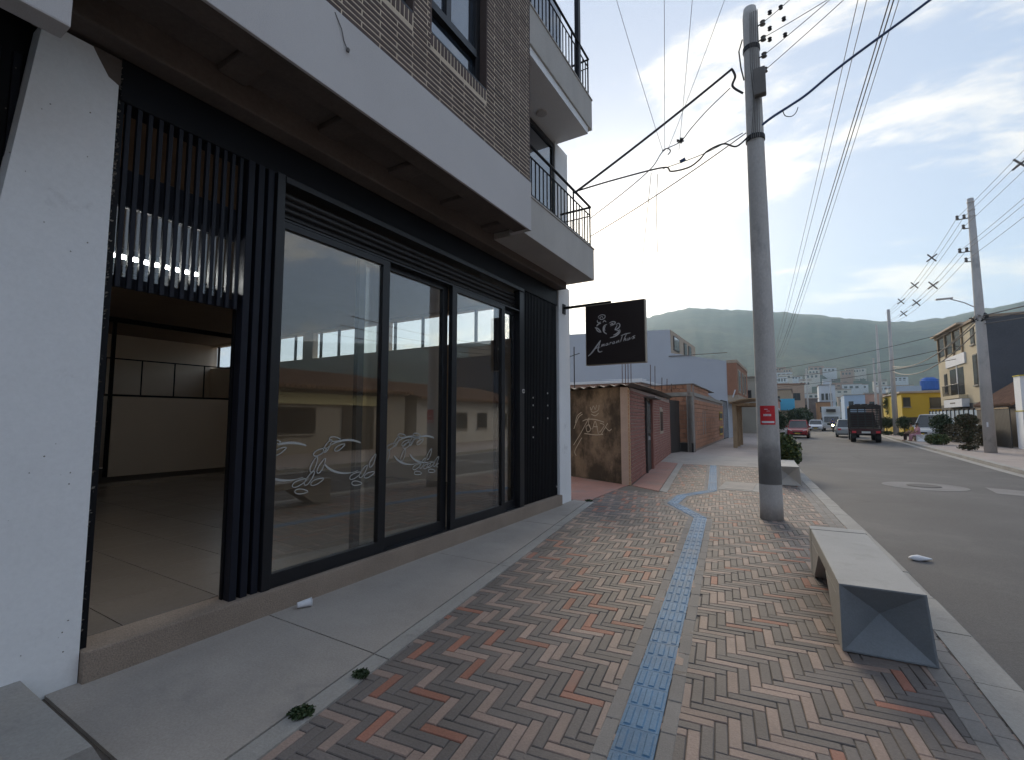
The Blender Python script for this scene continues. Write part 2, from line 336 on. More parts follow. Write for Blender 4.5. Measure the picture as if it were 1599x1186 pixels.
for j in range(-60, 260):
    for m in range(-12, 40):
        for kind in 'HV':
            if kind == 'H':
                u0 = j + 2 * NN * (m - 20); cu, cv, key, ang = u0 + NN / 2, j + .5, j + NN * (m - 20), R(90)
            else:
                cu, cv = j + .5, j - 2 * NN * (m - 20) - 2 * NN + 1 + NN / 2; key, ang = j - NN - NN * (m - 20), 0
            p = PO + U * (cu * CELL) + V * (cv * CELL)
            if not (-.6 < p.y < 17.4) or p.x < left_edge(p.y) - .12 or p.x > interp(SKL, p.y) - .14: continue
            if 1.3 < p.y < 10.6 and abs(p.x - tac_x(p.y)) < .08: continue
            left = p.x < tac_x(p.y)
            per = 3
            light = key % per == 0
            if r2.random() < .07: light = not light
            mi = 1 if light else 0
            if light and r2.random() < (.22 if left else .14): mi = 2
            bricks.append(((p - Vector((0, 1.0, 0))).length, p, ang + PA, mi))
def infront(p):
    d = p - EYE; f = d.dot(fw)
    if f < .5: return False
    x = IW / 2 + FPX * d.dot(rt) / f; yy = IH / 2 - FPX * d.dot(upv) / f
    return 0 < x < IW and yy < IH + 10
bricks.sort(key=lambda b: (not infront(b[1]), b[0]))
pm = []
for i, mm in enumerate((m_bkd, m_bkl, m_bko)):
    me = bpy.data.meshes.new('paver'); me.from_pydata(PV, [], PF); me.materials.append(mm); pm.append(me)
rest = MB()
for i, (d, p, a, mi) in enumerate(bricks):
    M4 = Matrix.Translation(p + Vector((0, 0, rnd.uniform(-.0022, .0012)))) @ Matrix.Rotation(a + rnd.gauss(0, .006), 4, 'Z') @ Matrix.Rotation(rnd.gauss(0, .006), 4, 'X') @ Matrix.Rotation(rnd.gauss(0, .01), 4, 'Y')
    if i < 300:
        o = bpy.data.objects.new('brick', pm[mi]); COL.objects.link(o); o.parent = sidewalk; o.matrix_local = M4
    else: rest.add([M4 @ Vector(v) for v in PV], PF, mi)
setp(rest.build('brick_field', [m_bkd, m_bkl, m_bko], sidewalk), kind='stuff')
# tactile guide strip with edging pavers
def tile_mesh():
    mb = MB().box(-.0985, .0985, -.0985, .0985, -.04, .004)
    for k in (-.064, 0, .064):
        mb.loft([[(k - .021, -.082, .003), (k + .021, -.082, .003), (k + .014, -.076, .0085), (k - .014, -.076, .0085)], [(k - .021, .082, .003), (k + .021, .082, .003), (k + .014, .076, .0085), (k - .014, .076, .0085)]])
    return mb
tacw = thing('tactile_strip', 'blue tactile guide strip zigzagging through the herringbone pavers', 'tactile paving', (-.9, 4, 0))
WMt = WM[tacw.name].inverted(); t0 = None; e0 = None
for (xa, ya), (xb, yb) in zip(TAC, TAC[1:]):
    a, b = Vector((xa, ya, 0)), Vector((xb, yb, 0)); L = (b - a).length; d = (b - a) / L; ang = math.atan2(-d.x, d.y)
    n = max(1, int(L / .2))
    for i in range(n):
        c = a + d * ((i + .5) * L / n)
        M4 = WMt @ Matrix.Translation(c + Vector((0, 0, rnd.uniform(-.001, .001)))) @ Matrix.Rotation(ang + rnd.gauss(0, .01), 4, 'Z') @ Matrix.Diagonal((1, L / n / .2, 1, 1))
        if t0 is None: t0 = tile_mesh().build('tactile_tile', m_tact, tacw, local=True); t0.matrix_local = M4
        else: dup_part(t0, tacw, M4)
    n = max(1, int(L / .29)); q = Vector((d.y, -d.x, 0))
    for i in range(n):
        for s in (-1, 1):
            c = a + d * ((i + .5) * L / n) + q * (s * .142)
            M4 = WMt @ Matrix.Translation(c + Vector((0, 0, .002 + rnd.uniform(-.001, .001)))) @ Matrix.Rotation(ang, 4, 'Z') @ Matrix.Diagonal((1, L / n / .29, 1, 1))
            if e0 is None:
                vs, fs = paver_mesh(.082, .29, 'e'); e0 = MB().add(vs, fs).build('edging_brick', m_edge, tacw, local=True); e0.matrix_local = M4
            else: dup_part(e0, tacw, M4)
# stretcher courses beside the kerb
vs, fs = paver_mesh(.098, .2, 's'); s0 = None
for row in (0, 1):
    y = -.5 + row * .1
    while y < 17.2:
        x = interp(SKL, y) - .295 - row * .1; a = math.atan2(-(interp(SKL, y + .3) - interp(SKL, y - .3)), .6)
        M4 = Matrix.Translation((x, y, .003 + rnd.uniform(-.001, .001))) @ Matrix.Rotation(a, 4, 'Z')
        if s0 is None: s0 = MB().add(vs, fs).build('stretcher_brick', m_edge, sidewalk, local=True); s0.matrix_local = M4
        else: dup_part(s0, sidewalk, M4)
        y += .2
# concrete apron in front of the shop: slabs with open joints, and a kerb strip beside the pavers
apron = thing('concrete_apron', 'grey concrete apron slabs between shop plinth and pavers', 'pavement', (-3.2, 4, 0))
apron['kind'] = 'structure'
ys = [1.03, 2.35, 4.42, 6.45, 8.58]
for a, b in zip(ys, ys[1:]):
    g = .006
    MB().prism([(-3.76, a + g), (left_edge(a) - .13, a + g), (left_edge(b - .01) - .13, b - g), (-3.76, b - g)], -.1, .013 + rnd.uniform(-.002, .002)).build('concrete_slab', m_conc, apron)
    MB().prism([(left_edge(a) - .118, a + g), (left_edge(a) + .01, a + g), (left_edge(b - .01) + .01, b - g), (left_edge(b - .01) - .118, b - g)], -.1, .009 + rnd.uniform(-.002, .002)).build('edge_strip', m_kerb, apron)
step = thing('raised_step', 'raised concrete step of the neighbouring shop beside the white pillar', 'step', (-3, 0, 0))
MB().loft([[(-5, -6, -.05), (-5, 1.02, -.05), (-5, .93, .14), (-5, -6, .14)], [(-2.75, -6, -.05), (-2.75, 1.02, -.05), (-2.75, .93, .14), (-2.75, -6, .14)]]).build('step_edge', m_kerb, step)
MB().prism([(-3.6, -6), (-2.95, -6), (-2.95, .70), (-3.6, .70)], .13, .146).build('step_slab', m_conc, step)
MB().prism([(-4.6, -6), (-3.612, -6), (-3.612, .70), (-4.6, .70)], .13, .146).build('step_slab', m_conc, step)
# pink aprons of the old house, cross band
struct('pink_pavement', MB().prism([(-5.6, 8.62), (-3.48, 8.62), (-3.50, 10.9), (-3.46, 11.15), (-5.45, 12.1)], -.1, .006), m_pink, 'pink concrete patch between white pillar and grimy wall', 'pavement')
pp = struct('pink_pavement', MB().prism([(-3.38, 11.2), (-2.62, 10.62), (-3.62, 17.45), (-4.33, 17.9)], -.1, .006), m_pink, 'pink concrete apron along the old brick house front', 'pavement')
MB().prism([(-2.60, 10.62), (-2.42, 10.5), (-3.42, 17.4), (-3.60, 17.45)], -.1, .010).build('edge_strip', m_kerb, pp)
struct('cross_band', MB().prism([(-4.32, 17.35), (-.32, 17.35), (-.42, 21.8), (-4.95, 21.8)], -.1, .005), m_conc, 'smooth grey concrete band crossing the pavement', 'pavement')
tm = thing('inspection_cover', 'square grey inspection cover set in the pavers near the pole', 'manhole cover', (-1.1, 12.4, 0))
MB().box(-1.55, -.72, 11.6, 13.1, -.05, .006).build('cover_frame', m_kerb, tm); MB().bbox(-1.42, -.85, 11.75, 12.95, 0, .012, .004).build('cover_plate', m_conc, tm)
m_patch = mat('worn_asphalt_patch', (.21, .20, .195), .85, .2, 1.5, .2, 80, .2)
mh = thing('manhole_cover', 'round manhole with a pale concrete collar in the asphalt', 'manhole cover', (2.75, 15.7, -.12))
MB().lathe([(.85, -.12), (.85, -.115), (.84, -.114)], 2.75, 15.7, 40).build('collar', m_patch, mh); MB().lathe([(.34, -.112), (.34, -.104), (.32, -.102)], 2.75, 15.7, 28).build('cover_plate', m_asph, mh)
setp(MB().prism([(3.9, 15.0), (5.7, 14.2), (5.8, 15.2), (4.0, 16.2)], -.13, -.115).build('road_patch', m_patch), 'pale repair patch in the asphalt beside the manhole', 'road patch')

# hills
AZ = [(-180, 4.5), (-120, 5), (-80, 5), (-40, 5.2), (-27, 5.6), (-23.9, 6.0), (-20.8, 8.2), (-18, 9.9), (-14.7, 11.6), (-12, 12.0), (-9.7, 12.3), (-4.4, 11.5), (1, 10.6), (5, 9.6), (8.3, 8.8), (10.5, 8.6), (12.4, 8.7), (17, 9.4), (30, 9.0), (60, 8.2), (100, 6.5), (140, 5), (180, 4.5)]
r3 = random.Random(11); PH = [(r3.uniform(0, 6.28), r3.uniform(.7, 1.3)) for _ in range(12)]
def fbm(a, r):
    s = 0
    for i, (p, k) in enumerate(PH): s += math.sin(a * (3 + i * 4.3) * k + p + r * .002 * (i + 1)) / (1.6 + i)
    return s
def hill_z(az, r):
    el = interp([(e, a) for a, e in AZ], az); t = max(0, min(1, (r - 420) / (2200 - 420))); return 2200 * math.tan(R(el)) * (t * t * (3 - 2 * t) * .45 + t * .55)
mb = MB(); na, RS = 900, [420, 520, 640, 800, 980, 1180, 1400, 1620, 1840, 2040, 2200, 2350, 2600]
for ri, r in enumerate(RS):
    for i in range(na):
        az = -180 + 360 * i / na; el = interp([(e, a) for a, e in AZ], az); a = R(az)
        h = 2200 * math.tan(R(el)); t = max(0, min(1, (r - 420) / (2200 - 420))); k = t * t * (3 - 2 * t) * .45 + t * .55
        if r > 2200: k = 1 - (r - 2200) / 900
        z = h * k + fbm(a, r) * 16 * math.sin(math.pi * min(t, .97)) + (r3.uniform(-3, 3) if 0 < ri else 0) + (2.5 * fbm(a * 9, r) + r3.uniform(-7, 9) * .6) * (t > .93)
        if ri == 0: z = -3
        mb.v.append(Vector((math.sin(a) * r, math.cos(a) * r, z)))
for ri in range(len(RS) - 1):
    for i in range(na):
        j = (i + 1) % na; mb.f.append([ri * na + i, (ri + 1) * na + i, (ri + 1) * na + j, ri * na + j]); mb.m.append(0)
m_hill = mat('forested_hillside', (.028, .050, .034), .95, .55, .010, .8, .05, dirt=(.075, .085, .045), dscale=.005, dlo=.52, dhi=.72)
struct('hills', mb, m_hill, 'green forested hills closing off the valley', 'hills', smooth=True)

# ---------------------------------------------------------------- the shop building
shop = thing('shop_building', 'brick-faced building with glazed black-framed shopfront and balconies', 'building', (-3.8, 4.6, 0))
GX = -3.80      # glazing plane
def part(name, mb, m, parent=None, **k): return mb.build(name, m, parent or shop, **k)
# white pillars
pl = MB().loft([[(-4.3, .42, -.02), (-3.765, .42, -.02), (-3.765, 1.18, -.02), (-4.3, 1.18, -.02)], [(-4.3, .80, 3.98), (-3.765, .80, 3.98), (-3.765, 1.175, 3.98), (-4.3, 1.175, 3.98)]])
pil = part('pillar', pl, m_white)
r6 = random.Random(4); pit = MB()
for _ in range(30):
    z = r6.uniform(.15, 3.8); yy = r6.uniform(.62, 1.13); q = r6.uniform(.002, .0055)
    pit.add([(-3.7635, yy + q * math.cos(k * 1.047) * r6.uniform(.5, 1.2), z + q * math.sin(k * 1.047) * r6.uniform(.5, 1.2)) for k in range(6)], [tuple(range(6))])
setp(part('plaster_pit', pit, m_stone_d, pil), kind='stuff')
rag = MB().leaves(200, lambda r: (-3.768 + r.uniform(-.012, .006), 1.182 + r.uniform(-.006, .012), r.choice((r.uniform(.1, 4), r.uniform(2.2, 3.9)))), .018, random.Random(6))
setp(part('ragged_mortar_edge', rag, m_stone_d, pil), kind='stuff')
part('broken_corner', MB().loft([[(-3.7625, 1.03, 3.985), (-3.7625, 1.183, 3.985), (-3.7625, 1.183, 3.80), (-3.7625, 1.12, 3.83), (-3.7625, 1.06, 3.93)], [(-3.80, 1.03, 3.985), (-3.80, 1.1835, 3.985), (-3.80, 1.1835, 3.80), (-3.80, 1.12, 3.83), (-3.80, 1.06, 3.93)]]), m_soff, pil)
part('pillar', MB().bbox(-4.3, -3.76, 7.98, 8.48, -.02, 4.15, .008), m_white)
# plinth
pln = part('plinth', MB().bbox(-3.98, -3.71, 1.185, 7.975, -.05, .195, .012), m_plinth)
# slab, soffit, fascia
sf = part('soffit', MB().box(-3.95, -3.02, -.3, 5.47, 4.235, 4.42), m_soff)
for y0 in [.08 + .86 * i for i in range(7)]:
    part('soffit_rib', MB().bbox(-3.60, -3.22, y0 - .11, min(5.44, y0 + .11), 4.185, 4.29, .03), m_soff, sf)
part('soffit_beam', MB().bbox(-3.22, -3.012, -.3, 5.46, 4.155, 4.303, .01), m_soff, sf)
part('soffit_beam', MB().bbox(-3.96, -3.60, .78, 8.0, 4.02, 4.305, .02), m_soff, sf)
part('fascia', MB().bbox(-3.012, -2.985, -6, 5.48, 4.15, 4.835, .006).box(-3.3, -3.0125, 5.40, 5.478, 4.152, 4.83), m_fasc)
fx = part('loose_wire', MB().tube([(-2.985, 2.24, 4.80), (-2.975, 2.30, 4.70), (-2.98, 2.33, 4.62), (-2.975, 2.36, 4.57)], .004).lathe([(.012, 4.55), (.016, 4.57), (.006, 4.585)], -2.972, 2.365, 8), m_cableg)
# upper brick wall with openings
BW = MB()
wins = [(3.38, 4.39, 5.5, 7.1), (1.95, 3.13, 5.5, 7.1), (.2, 1.4, 5.5, 7.1)]
def rects_minus(y0, y1, z0, z1, holes):
    ysn = sorted({y0, y1, *[h[0] for h in holes], *[h[1] for h in holes]}); out = []
    for a, b in zip(ysn, ysn[1:]):
        hs = sorted([(h[2], h[3]) for h in holes if h[0] <= a and h[1] >= b]); z = z0
        for c, d in hs:
            if c > z: out.append((a, b, z, c))
            z = d
        if z < z1: out.append((a, b, z, z1))
    return out
for a, b, c, d in rects_minus(-3, 5.45, 4.835, 9.4, wins): BW.box(-3.2, -2.9955, a, b, c, d)
bw = part('brick_wall', BW, m_mort)
def brickwork(parent, origin, u, n, L, H, bl, bh, jt, depth, mats, holes=(), nmax=300, soldiers=(), zoff=0., skip=None, rr=None, name='brick'):
    """courses of single bricks standing proud of a mortar backing; u along, n outwards"""
    rr = rr or rnd; u = Vector(u).normalized(); n = Vector(n).normalized(); up = Vector((0, 0, 1)); origin = Vector(origin)
    rows = int(H / (bh + jt)); out = []
    for r in range(rows):
        z0 = zoff + r * (bh + jt); x = -(bl + jt) * (.5 if r % 2 else 0)
        while x < L:
            seg = [(max(0, x), min(L, x + bl))]
            for h in holes:
                if z0 + bh > h[2] - .001 and z0 < h[3] + .001:
                    ns = []
                    for a, b in seg:
                        if b <= h[0] or a >= h[1]: ns.append((a, b)); continue
                        if a < h[0]: ns.append((a, h[0]))
                        if b > h[1]: ns.append((h[1], b))
                    seg = ns
            for a, b in seg:
                if b - a > .025: out.append((a, b, z0, z0 + bh))
            x += bl + jt
    for a0, a1, z0, z1, w in soldiers:
        a = a0
        while a < a1 - .01: out.append((a, min(a1, a + w), z0, z1)); a += w + jt
    def ctr(o): return origin + u * ((o[0] + o[1]) / 2) + up * ((o[2] + o[3]) / 2)
    out.sort(key=lambda o: (not infront(ctr(o)) or (lambda q: IH / 2 - FPX * q.dot(upv) / q.dot(fw) < -5)(ctr(o) - EYE), (ctr(o) - EYE).length))
    cache = {}; rest = MB(); inv = WM[parent.name].inverted()
    for i, o in enumerate(out):
        w, h = round(o[1] - o[0], 3), round(o[3] - o[2], 3); mi = rr.randrange(len(mats))
        M4 = Matrix((list(u) + [0], list(-n) + [0], list(up) + [0], [0, 0, 0, 1])).transposed()
        M4.translation = ctr(o) + n * rr.uniform(-.0012, .0016)
        c = min(.004, h * .1); w2, h2 = w / 2, h / 2
        vs = [(-w2, depth, -h2), (w2, depth, -h2), (w2, depth, h2), (-w2, depth, h2), (-w2, c, -h2), (w2, c, -h2), (w2, c, h2), (-w2, c, h2), (-w2 + c, 0, -h2 + c), (w2 - c, 0, -h2 + c), (w2 - c, 0, h2 - c), (-w2 + c, 0, h2 - c)]
        fs = [(8, 9, 10, 11)] + [(4 + k, 4 + (k + 1) % 4, 8 + (k + 1) % 4, 8 + k) for k in range(4)] + [(k, (k + 1) % 4, 4 + (k + 1) % 4, 4 + k) for k in range(4)]
        if i < nmax:
            if (w, h, mi) not in cache:
                me = bpy.data.meshes.new(name); me.from_pydata(vs, [], fs); me.materials.append(mats[mi]); cache[(w, h, mi)] = me
            ob = bpy.data.objects.new(name, cache[(w, h, mi)]); COL.objects.link(ob); ob.parent = parent; ob.matrix_local = inv @ M4
        else: rest.add([M4 @ Vector(v) for v in vs], fs, mi)
    if rest.f: setp(rest.build(name + '_field', mats, parent), kind='stuff')
brickwork(bw, (-2.992, -3, 4.838), (0, 1, 0), (1, 0, 0), 8.47, 4.5, .396, .0405, .013, .03, [m_bkw], [(a + 3, b + 3, 5.5 - 4.838 - .145, 2.28) for a, b, c, d in wins], 300,
          [(a + 3, b + 3, .522, .652, .043) for a, b, c, d in wins])
# brick return on the balcony side
brickwork(bw, (-3.0, 5.47, 4.84), (-1, 0, 0), (0, 1, 0), .8, 4.5, .396, .0405, .013, .02, [m_bkw], (), 0, name='return_brick')
part('wall_return', MB().box(-4.0, -3.2, 5.2, 5.44, 4.43, 9.4).box(-3.205, -3.0, 5.44, 5.452, 4.836, 9.4), m_mort)
for (a, b, c, d) in wins[:2]:
    w = part('window', MB().box(-3.16, -3.09, a, a + .05, c, d).box(-3.16, -3.09, b - .10, b, c, d).box(-3.16, -3.09, a + .05, b - .10, c, c + .045).box(-3.158, -3.07, a + .05, b - .10, c + .38, c + .47).box(-3.158, -3.092, (a + b) / 2 - .14, (a + b) / 2 - .06, c + .47, d), m_frame)
    part('pane', MB().box(-3.14, -3.13, a + .04, b - .09, c + .03, c + .40), m_wglass, w)
    part('pane', MB().box(-3.14, -3.13, a + .04, (a + b) / 2 - .10, c + .44, d), m_wglass, w)
    part('pane', MB().box(-3.14, -3.13, (a + b) / 2 - .10, b - .09, c + .44, d), m_wglass, w)
    part('reveal', MB().box(-3.20, -3.165, a - .02, b + .02, c - .02, d), m_black, w)
    for q in ((a - .01, a + .012), (b - .012, b + .01)): part('reveal_lining', MB().box(-3.19, -2.9935, q[0], q[1], c, d), m_bkw, w)
    part('sill_lining', MB().box(-3.09, -2.9935, a + .013, b - .013, c - .01, c + .012), m_frame, w)
# balconies
def balcony(z0, z1, ztop, white):
    bl = part('balcony', MB().bbox(-4.2, -3.10, 5.482, 8.15, z0, z1, .008), m_bal)
    part('coping', MB().bbox(-3.24, -3.085, 5.484, 8.165, z1, z1 + .025, .006), m_bal, bl)
    rl = part('railing', MB().tube([(-3.15, 5.5, ztop), (-3.15, 8.12, ztop), (-3.78, 8.12, ztop)], .022, 8).tube([(-3.15, 5.5, ztop - .17), (-3.15, 8.12, ztop - .17), (-3.78, 8.12, ztop - .17)], .012).tube([(-3.15, 5.5, z1 + .09), (-3.15, 8.12, z1 + .09), (-3.78, 8.12, z1 + .09)], .012), m_black)
    for k in range(21):
        yy = 5.53 + k * .128; post = k % 7 == 0 or k == 20
        part('post' if post else 'baluster', MB().tube([(-3.15, yy, z1 + .02 if post else z1 + .09), (-3.15, yy, ztop if post else ztop - .17)], .016 if post else .011, 6), m_black, rl)
    for k in range(1, 5): part('baluster', MB().tube([(-3.15 - k * .125, 8.12, z1 + .09), (-3.15 - k * .125, 8.12, ztop - .17)], .008, 6), m_black, rl)
    if white: part('white_soffit', MB().box(-4.2, -3.13, 5.486, 8.0, z0 - .14, z0 - .002), m_white)
balcony(4.15, 4.74, 5.57, False); balcony(7.10, 7.70, 8.55, True)
part('ceiling_lamp', MB().lathe([(.09, 6.94), (.10, 6.95), (.10, 6.962)], -3.6, 7.0, 20), m_fasc)
part('corner_post', MB().box(-3.22, -3.14, 7.62, 7.72, 7.73, 10), m_navy)
dr = part('balcony_door', MB().box(-3.86, -3.80, 5.5, 7.90, 6.82, 6.92).box(-3.86, -3.80, 7.84, 7.9, 4.75, 6.82).box(-3.86, -3.80, 6.6, 6.66, 4.75, 6.82).box(-3.86, -3.8, 5.5, 5.56, 4.75, 6.82), m_frame)
part('pane', MB().box(-3.84, -3.83, 5.52, 7.86, 4.75, 6.85), m_wglass, dr)
part('upper_wall', MB().box(-4.0, -3.862, 5.45, 8.48, 4.745, 6.955).box(-3.862, -3.77, 7.9, 8.46, 4.745, 6.955), m_white)
part('upper_door', MB().box(-3.9, -3.8, 5.45, 8.3, 7.72, 10), m_wglass)
part('building_body', MB().box(-17.2, -4.02, -3, 8.48, 4.32, 10.2), m_bal)
# black steel header, shutter box, posts
part('header_beam', MB().bbox(-3.95, -3.78, 1.19, 7.97, 3.72, 4.015, .008), m_black)
sb = part('shutter_guide', MB().bbox(-3.93, -3.74, 2.37, 6.62, 3.66, 3.72, .006), m_frame)
for k in range(5): part('shutter_slat', MB().tube([(-3.885, 2.40, 3.345 + k * .066), (-3.885, 6.58, 3.345 + k * .066)], .033, 10), m_shut, sb)
for yy in (2.06, 2.145, 2.23): part('post', MB().bbox(-3.86, -3.775, yy, yy + .055, .19, 3.73, .006), m_navy)
part('post', MB().box(-3.90, -3.865, 2.05, 2.36, .19, 3.73), m_black)
part('post', MB().bbox(-3.90, -3.75, 2.30, 2.375, .19, 3.73, .006), m_frame)
part('post', MB().bbox(-3.88, -3.76, 6.50, 6.64, .19, 3.73, .006), m_frame)
part('door_jamb', MB().box(-3.90, -3.79, 1.185, 1.22, .19, 3.75), m_black)
# slatted transom grille above the open doorway
gr = part('transom_grille', MB().box(-3.90, -3.865, 1.22, 2.05, 3.04, 3.30), m_navy)
part('transom_bar', MB().box(-3.90, -3.865, 1.22, 2.05, 2.48, 2.55), m_navy, gr)
for k in range(13): part('slat', MB().bbox(-3.825, -3.79, 1.235 + k * .0635, 1.263 + k * .0635, 2.46, 4.0, .004), m_navy, gr)
part('pane', MB().box(-3.892, -3.884, 1.22, 2.05, 2.54, 3.06), m_glass, gr)
# closed ribbed steel panel by the end pillar
rp = part('ribbed_panel', MB().box(-3.88, -3.845, 6.64, 7.975, .19, 4.0), m_black)
for k in range(24): part('rib', MB().bbox(-3.847, -3.795, 6.655 + k * .0545, 6.683 + k * .0545, .195, 3.99, .004), m_black, rp)
part('lock', MB().tube([(-3.76, 6.60, 2.04), (-3.745, 6.60, 2.04)], .034, 16), m_silver)
part('lock_core', MB().tube([(-3.745, 6.60, 2.04), (-3.741, 6.60, 2.04)], .017, 12), m_black)
for yy, zz in [(7.0, 1.95), (7.0, 1.82), (7.0, 1.45), (7.0, 1.28), (7.55, 2.05), (7.55, 1.83), (7.55, 1.6), (7.9, .35)]: part('stud', MB().tube([(-3.797, yy, zz), (-3.788, yy, zz)], .014, 8), m_silver, rp)
# glazed sliding panels
Z0, Z1 = .20, 3.32
def glazed(y0, y1, x, sl=.06, sr=.06, zt=Z1):
    f = part('glazed_panel', MB().box(x - .03, x + .03, y0, y0 + sl, Z0, zt).box(x - .03, x + .03, y1 - sr, y1, Z0, zt).box(x - .03, x + .03, y0 + sl, y1 - sr, Z0, Z0 + .11).box(x - .03, x + .03, y0 + sl, y1 - sr, zt - .06, zt), m_frame)
    p = part('pane', MB().box(x - .004, x + .004, y0 + sl - .01, y1 - sr + .01, Z0 + .10, zt - .05), m_glass, f); return f, p
part('threshold_rail', MB().box(-3.93, -3.765, 2.37, 6.52, .193, .203), m_frame)
part('lintel_rail', MB().box(-3.93, -3.765, 2.375, 6.51, 3.322, 3.34), m_frame)
gps = [glazed(2.375, 3.65, -3.80, .02, .10), glazed(3.30, 4.76, -3.88, .08, .10), glazed(4.76, 6.06, -3.80, .10, .09), glazed(5.95, 6.50, -3.88, .08, .04)]
# frosted vine decals on the panes
def leaf(mb, y, z, a, l, w=.32, x=-3.790):
    c, s = math.cos(a), math.sin(a); pts = []
    for k in range(17):
        t = k / 16 * 2 * math.pi; u = l / 2 * math.cos(t); v = l * w / 2 * math.sin(t) * (1 - .35 * math.cos(t))
        pts.append((x, y + u * c - v * s, z + u * s + v * c))
    ribbon(mb, pts, .0042)
def ribbon(mb, pts, w):
    pts = [Vector(p) for p in pts]; vs = []; ws = w if isinstance(w, list) else [w] * len(pts)
    for i, p in enumerate(pts):
        d = pts[min(i + 1, len(pts) - 1)] - pts[max(i - 1, 0)]; n = Vector((0, -d.z, d.y)).normalized() * ws[i]
        for xx in (0, .0015): vs += [p + n + Vector((xx, 0, 0)), p - n + Vector((xx, 0, 0))]
    fs = []
    for i in range(len(pts) - 1):
        a, b = i * 4, i * 4 + 4; fs += [(a + 2, a + 3, b + 3, b + 2), (a, b, b + 1, a + 1), (a, a + 2, b + 2, b), (a + 1, b + 1, b + 3, a + 3)]
    mb.add(vs, fs)
def arc(mb, y, z, r, a0, a1, w=.008, x=-3.790):
    n = 14; ribbon(mb, [(x, y + r * math.cos(R(a0 + (a1 - a0) * i / n)), z + r * .62 * math.sin(R(a0 + (a1 - a0) * i / n))) for i in range(n + 1)], [w * (.35 + math.sin(math.pi * min(1, .15 + i / n))) for i in range(n + 1)])
def vine(y, x):
    mb = MB(); arc(mb, y, 1.20, .30, 55, 140, x=x); arc(mb, y + .04, 1.26, .32, 205, 290, x=x)
    for dy, dz, a, l in [(-.30, 1.31, 20, .15), (-.22, 1.36, 55, .14), (-.14, 1.42, -5, .13), (-.36, 1.20, 65, .15), (-.08, 1.34, 25, .13)]: leaf(mb, y + dy, dz - 0.02, R(a), l, x=x)
    for dy, dz, a, l in [(.12, 1.03, 18, .15), (.22, 1.06, 50, .15), (.30, 1.02, 15, .14), (.34, 1.16, 58, .15), (.14, .95, -8, .13)]: leaf(mb, y + dy, dz, R(a), l, x=x)
    return mb
for yy, x, gi in [(2.30 + .22, -3.792, 0), (3.14, -3.792, 0), (4.12, -3.872, 1), (4.62 - .25, -3.872, 1)]:
    mb = vine(yy, x)
    y_lo, y_hi = (2.40, 3.54) if gi == 0 else (3.40, 4.65)
    mb.f = [f for f in mb.f if all(y_lo < mb.v[i].y < y_hi for i in f)]; mb.m = [0] * len(mb.f)
    part('vine_decal', mb, m_decal, gps[gi][0])
# interior
fl = part('floor', MB().box(-17, -3.985, -2, 8.3, -.05, .185), m_grout)
tl = None
for i in range(15):
    for j in range(16):
        x1, y1 = -3.99 - i * .6, 8.29 - j * .62
        M4 = WM[shop.name].inverted() @ Matrix.Translation((x1 - .3, y1 - .31, 0))
        if tl is None: tl = MB().bbox(-.2965, .2965, -.3065, .3065, .17, .192, .003).build('floor_tile', m_tile, fl, local=True); tl.matrix_local = M4
        else: dup_part(tl, fl, M4)
part('interior_wall', MB().box(-17.2, -17, -2, 8.5, .19, 4.3), m_inwall)          # back
part('interior_wall', MB().box(-17, -4.31, -2.2, -2, .19, 4.3), m_inwall)
fwall = MB().box(-17, -4.302, 8.3, 8.475, -.05, 3.25).box(-17, -4.302, 8.3, 8.475, 3.97, 4.3)
xs = [-4.32, -5.05, -5.95, -6.66, -7.5, -8.4, -8.62, -8.9, -9.7, -10.5, -11.25, -11.6, -12.4, -13.2, -14.0, -14.9, -15.8, -16.6]
fwall.box(-4.6, -4.302, 8.3, 8.47, 3.25, 3.97).box(-8.95, -8.62, 8.24, 8.47, .19, 3.97).box(-12.0, -11.55, 8.3, 8.47, 3.25, 3.97)
fw_o = part('clerestory_wall', fwall, m_inwall)
for x in xs[1:]:
    if -8.95 < x < -8.6 or -12 < x < -11.5: continue
    part('mullion', MB().box(x - .025, x + .025, 8.32, 8.38, 3.255, 3.965), m_frame, fw_o)
part('clerestory_pane', MB().box(-16.9, -4.62, 8.345, 8.352, 3.252, 3.968), m_clear, fw_o)
part('ceiling', MB().box(-17, -3.97, -2, 8.295, 4.03, 4.3), m_ceil)
part('partition', MB().box(-14.35, -14.2, 4.75, 8.29, .192, 2.13), m_inwall)
part('partition', MB().box(-15.6, -15.5, -2, 4.7, .192, 2.1), m_black)
mz = part('mezzanine_rail', MB().box(-14.3, -14.25, -1.9, 8.28, 2.14, 2.19).box(-14.29, -14.26, -1.9, 8.28, 3.03, 3.06), m_black)
for k in range(13): part('rail_post', MB().box(-14.29, -14.265, -.6 + k * .74, -.575 + k * .74, 2.19, 3.03), m_black, mz)
part('steel_column', MB().box(-14.32, -14.24, 4.68, 4.75, .192, 4.03), m_black)
part('ceiling_pipe', MB().tube([(-13.4, -1.9, 3.86), (-13.4, 7.2, 3.86)], .06, 10), m_black)
lampb = part('tube_lamp', MB().tube([(-4.35, .55, 2.82), (-4.35, 1.98, 2.82)], .012, 8), emit('tube_light', (.95, .97, 1.0), 26.0))
part('lamp_batten', MB().box(-4.38, -4.32, .5, 2.0, 2.835, 2.88), m_black)
part('wall_left_of_door', MB().box(-4.3, -3.95, -2, 1.183, .19, 4.3).box(-4.3, -3.97, 1.184, 2.05, 2.6, 2.66), m_black)

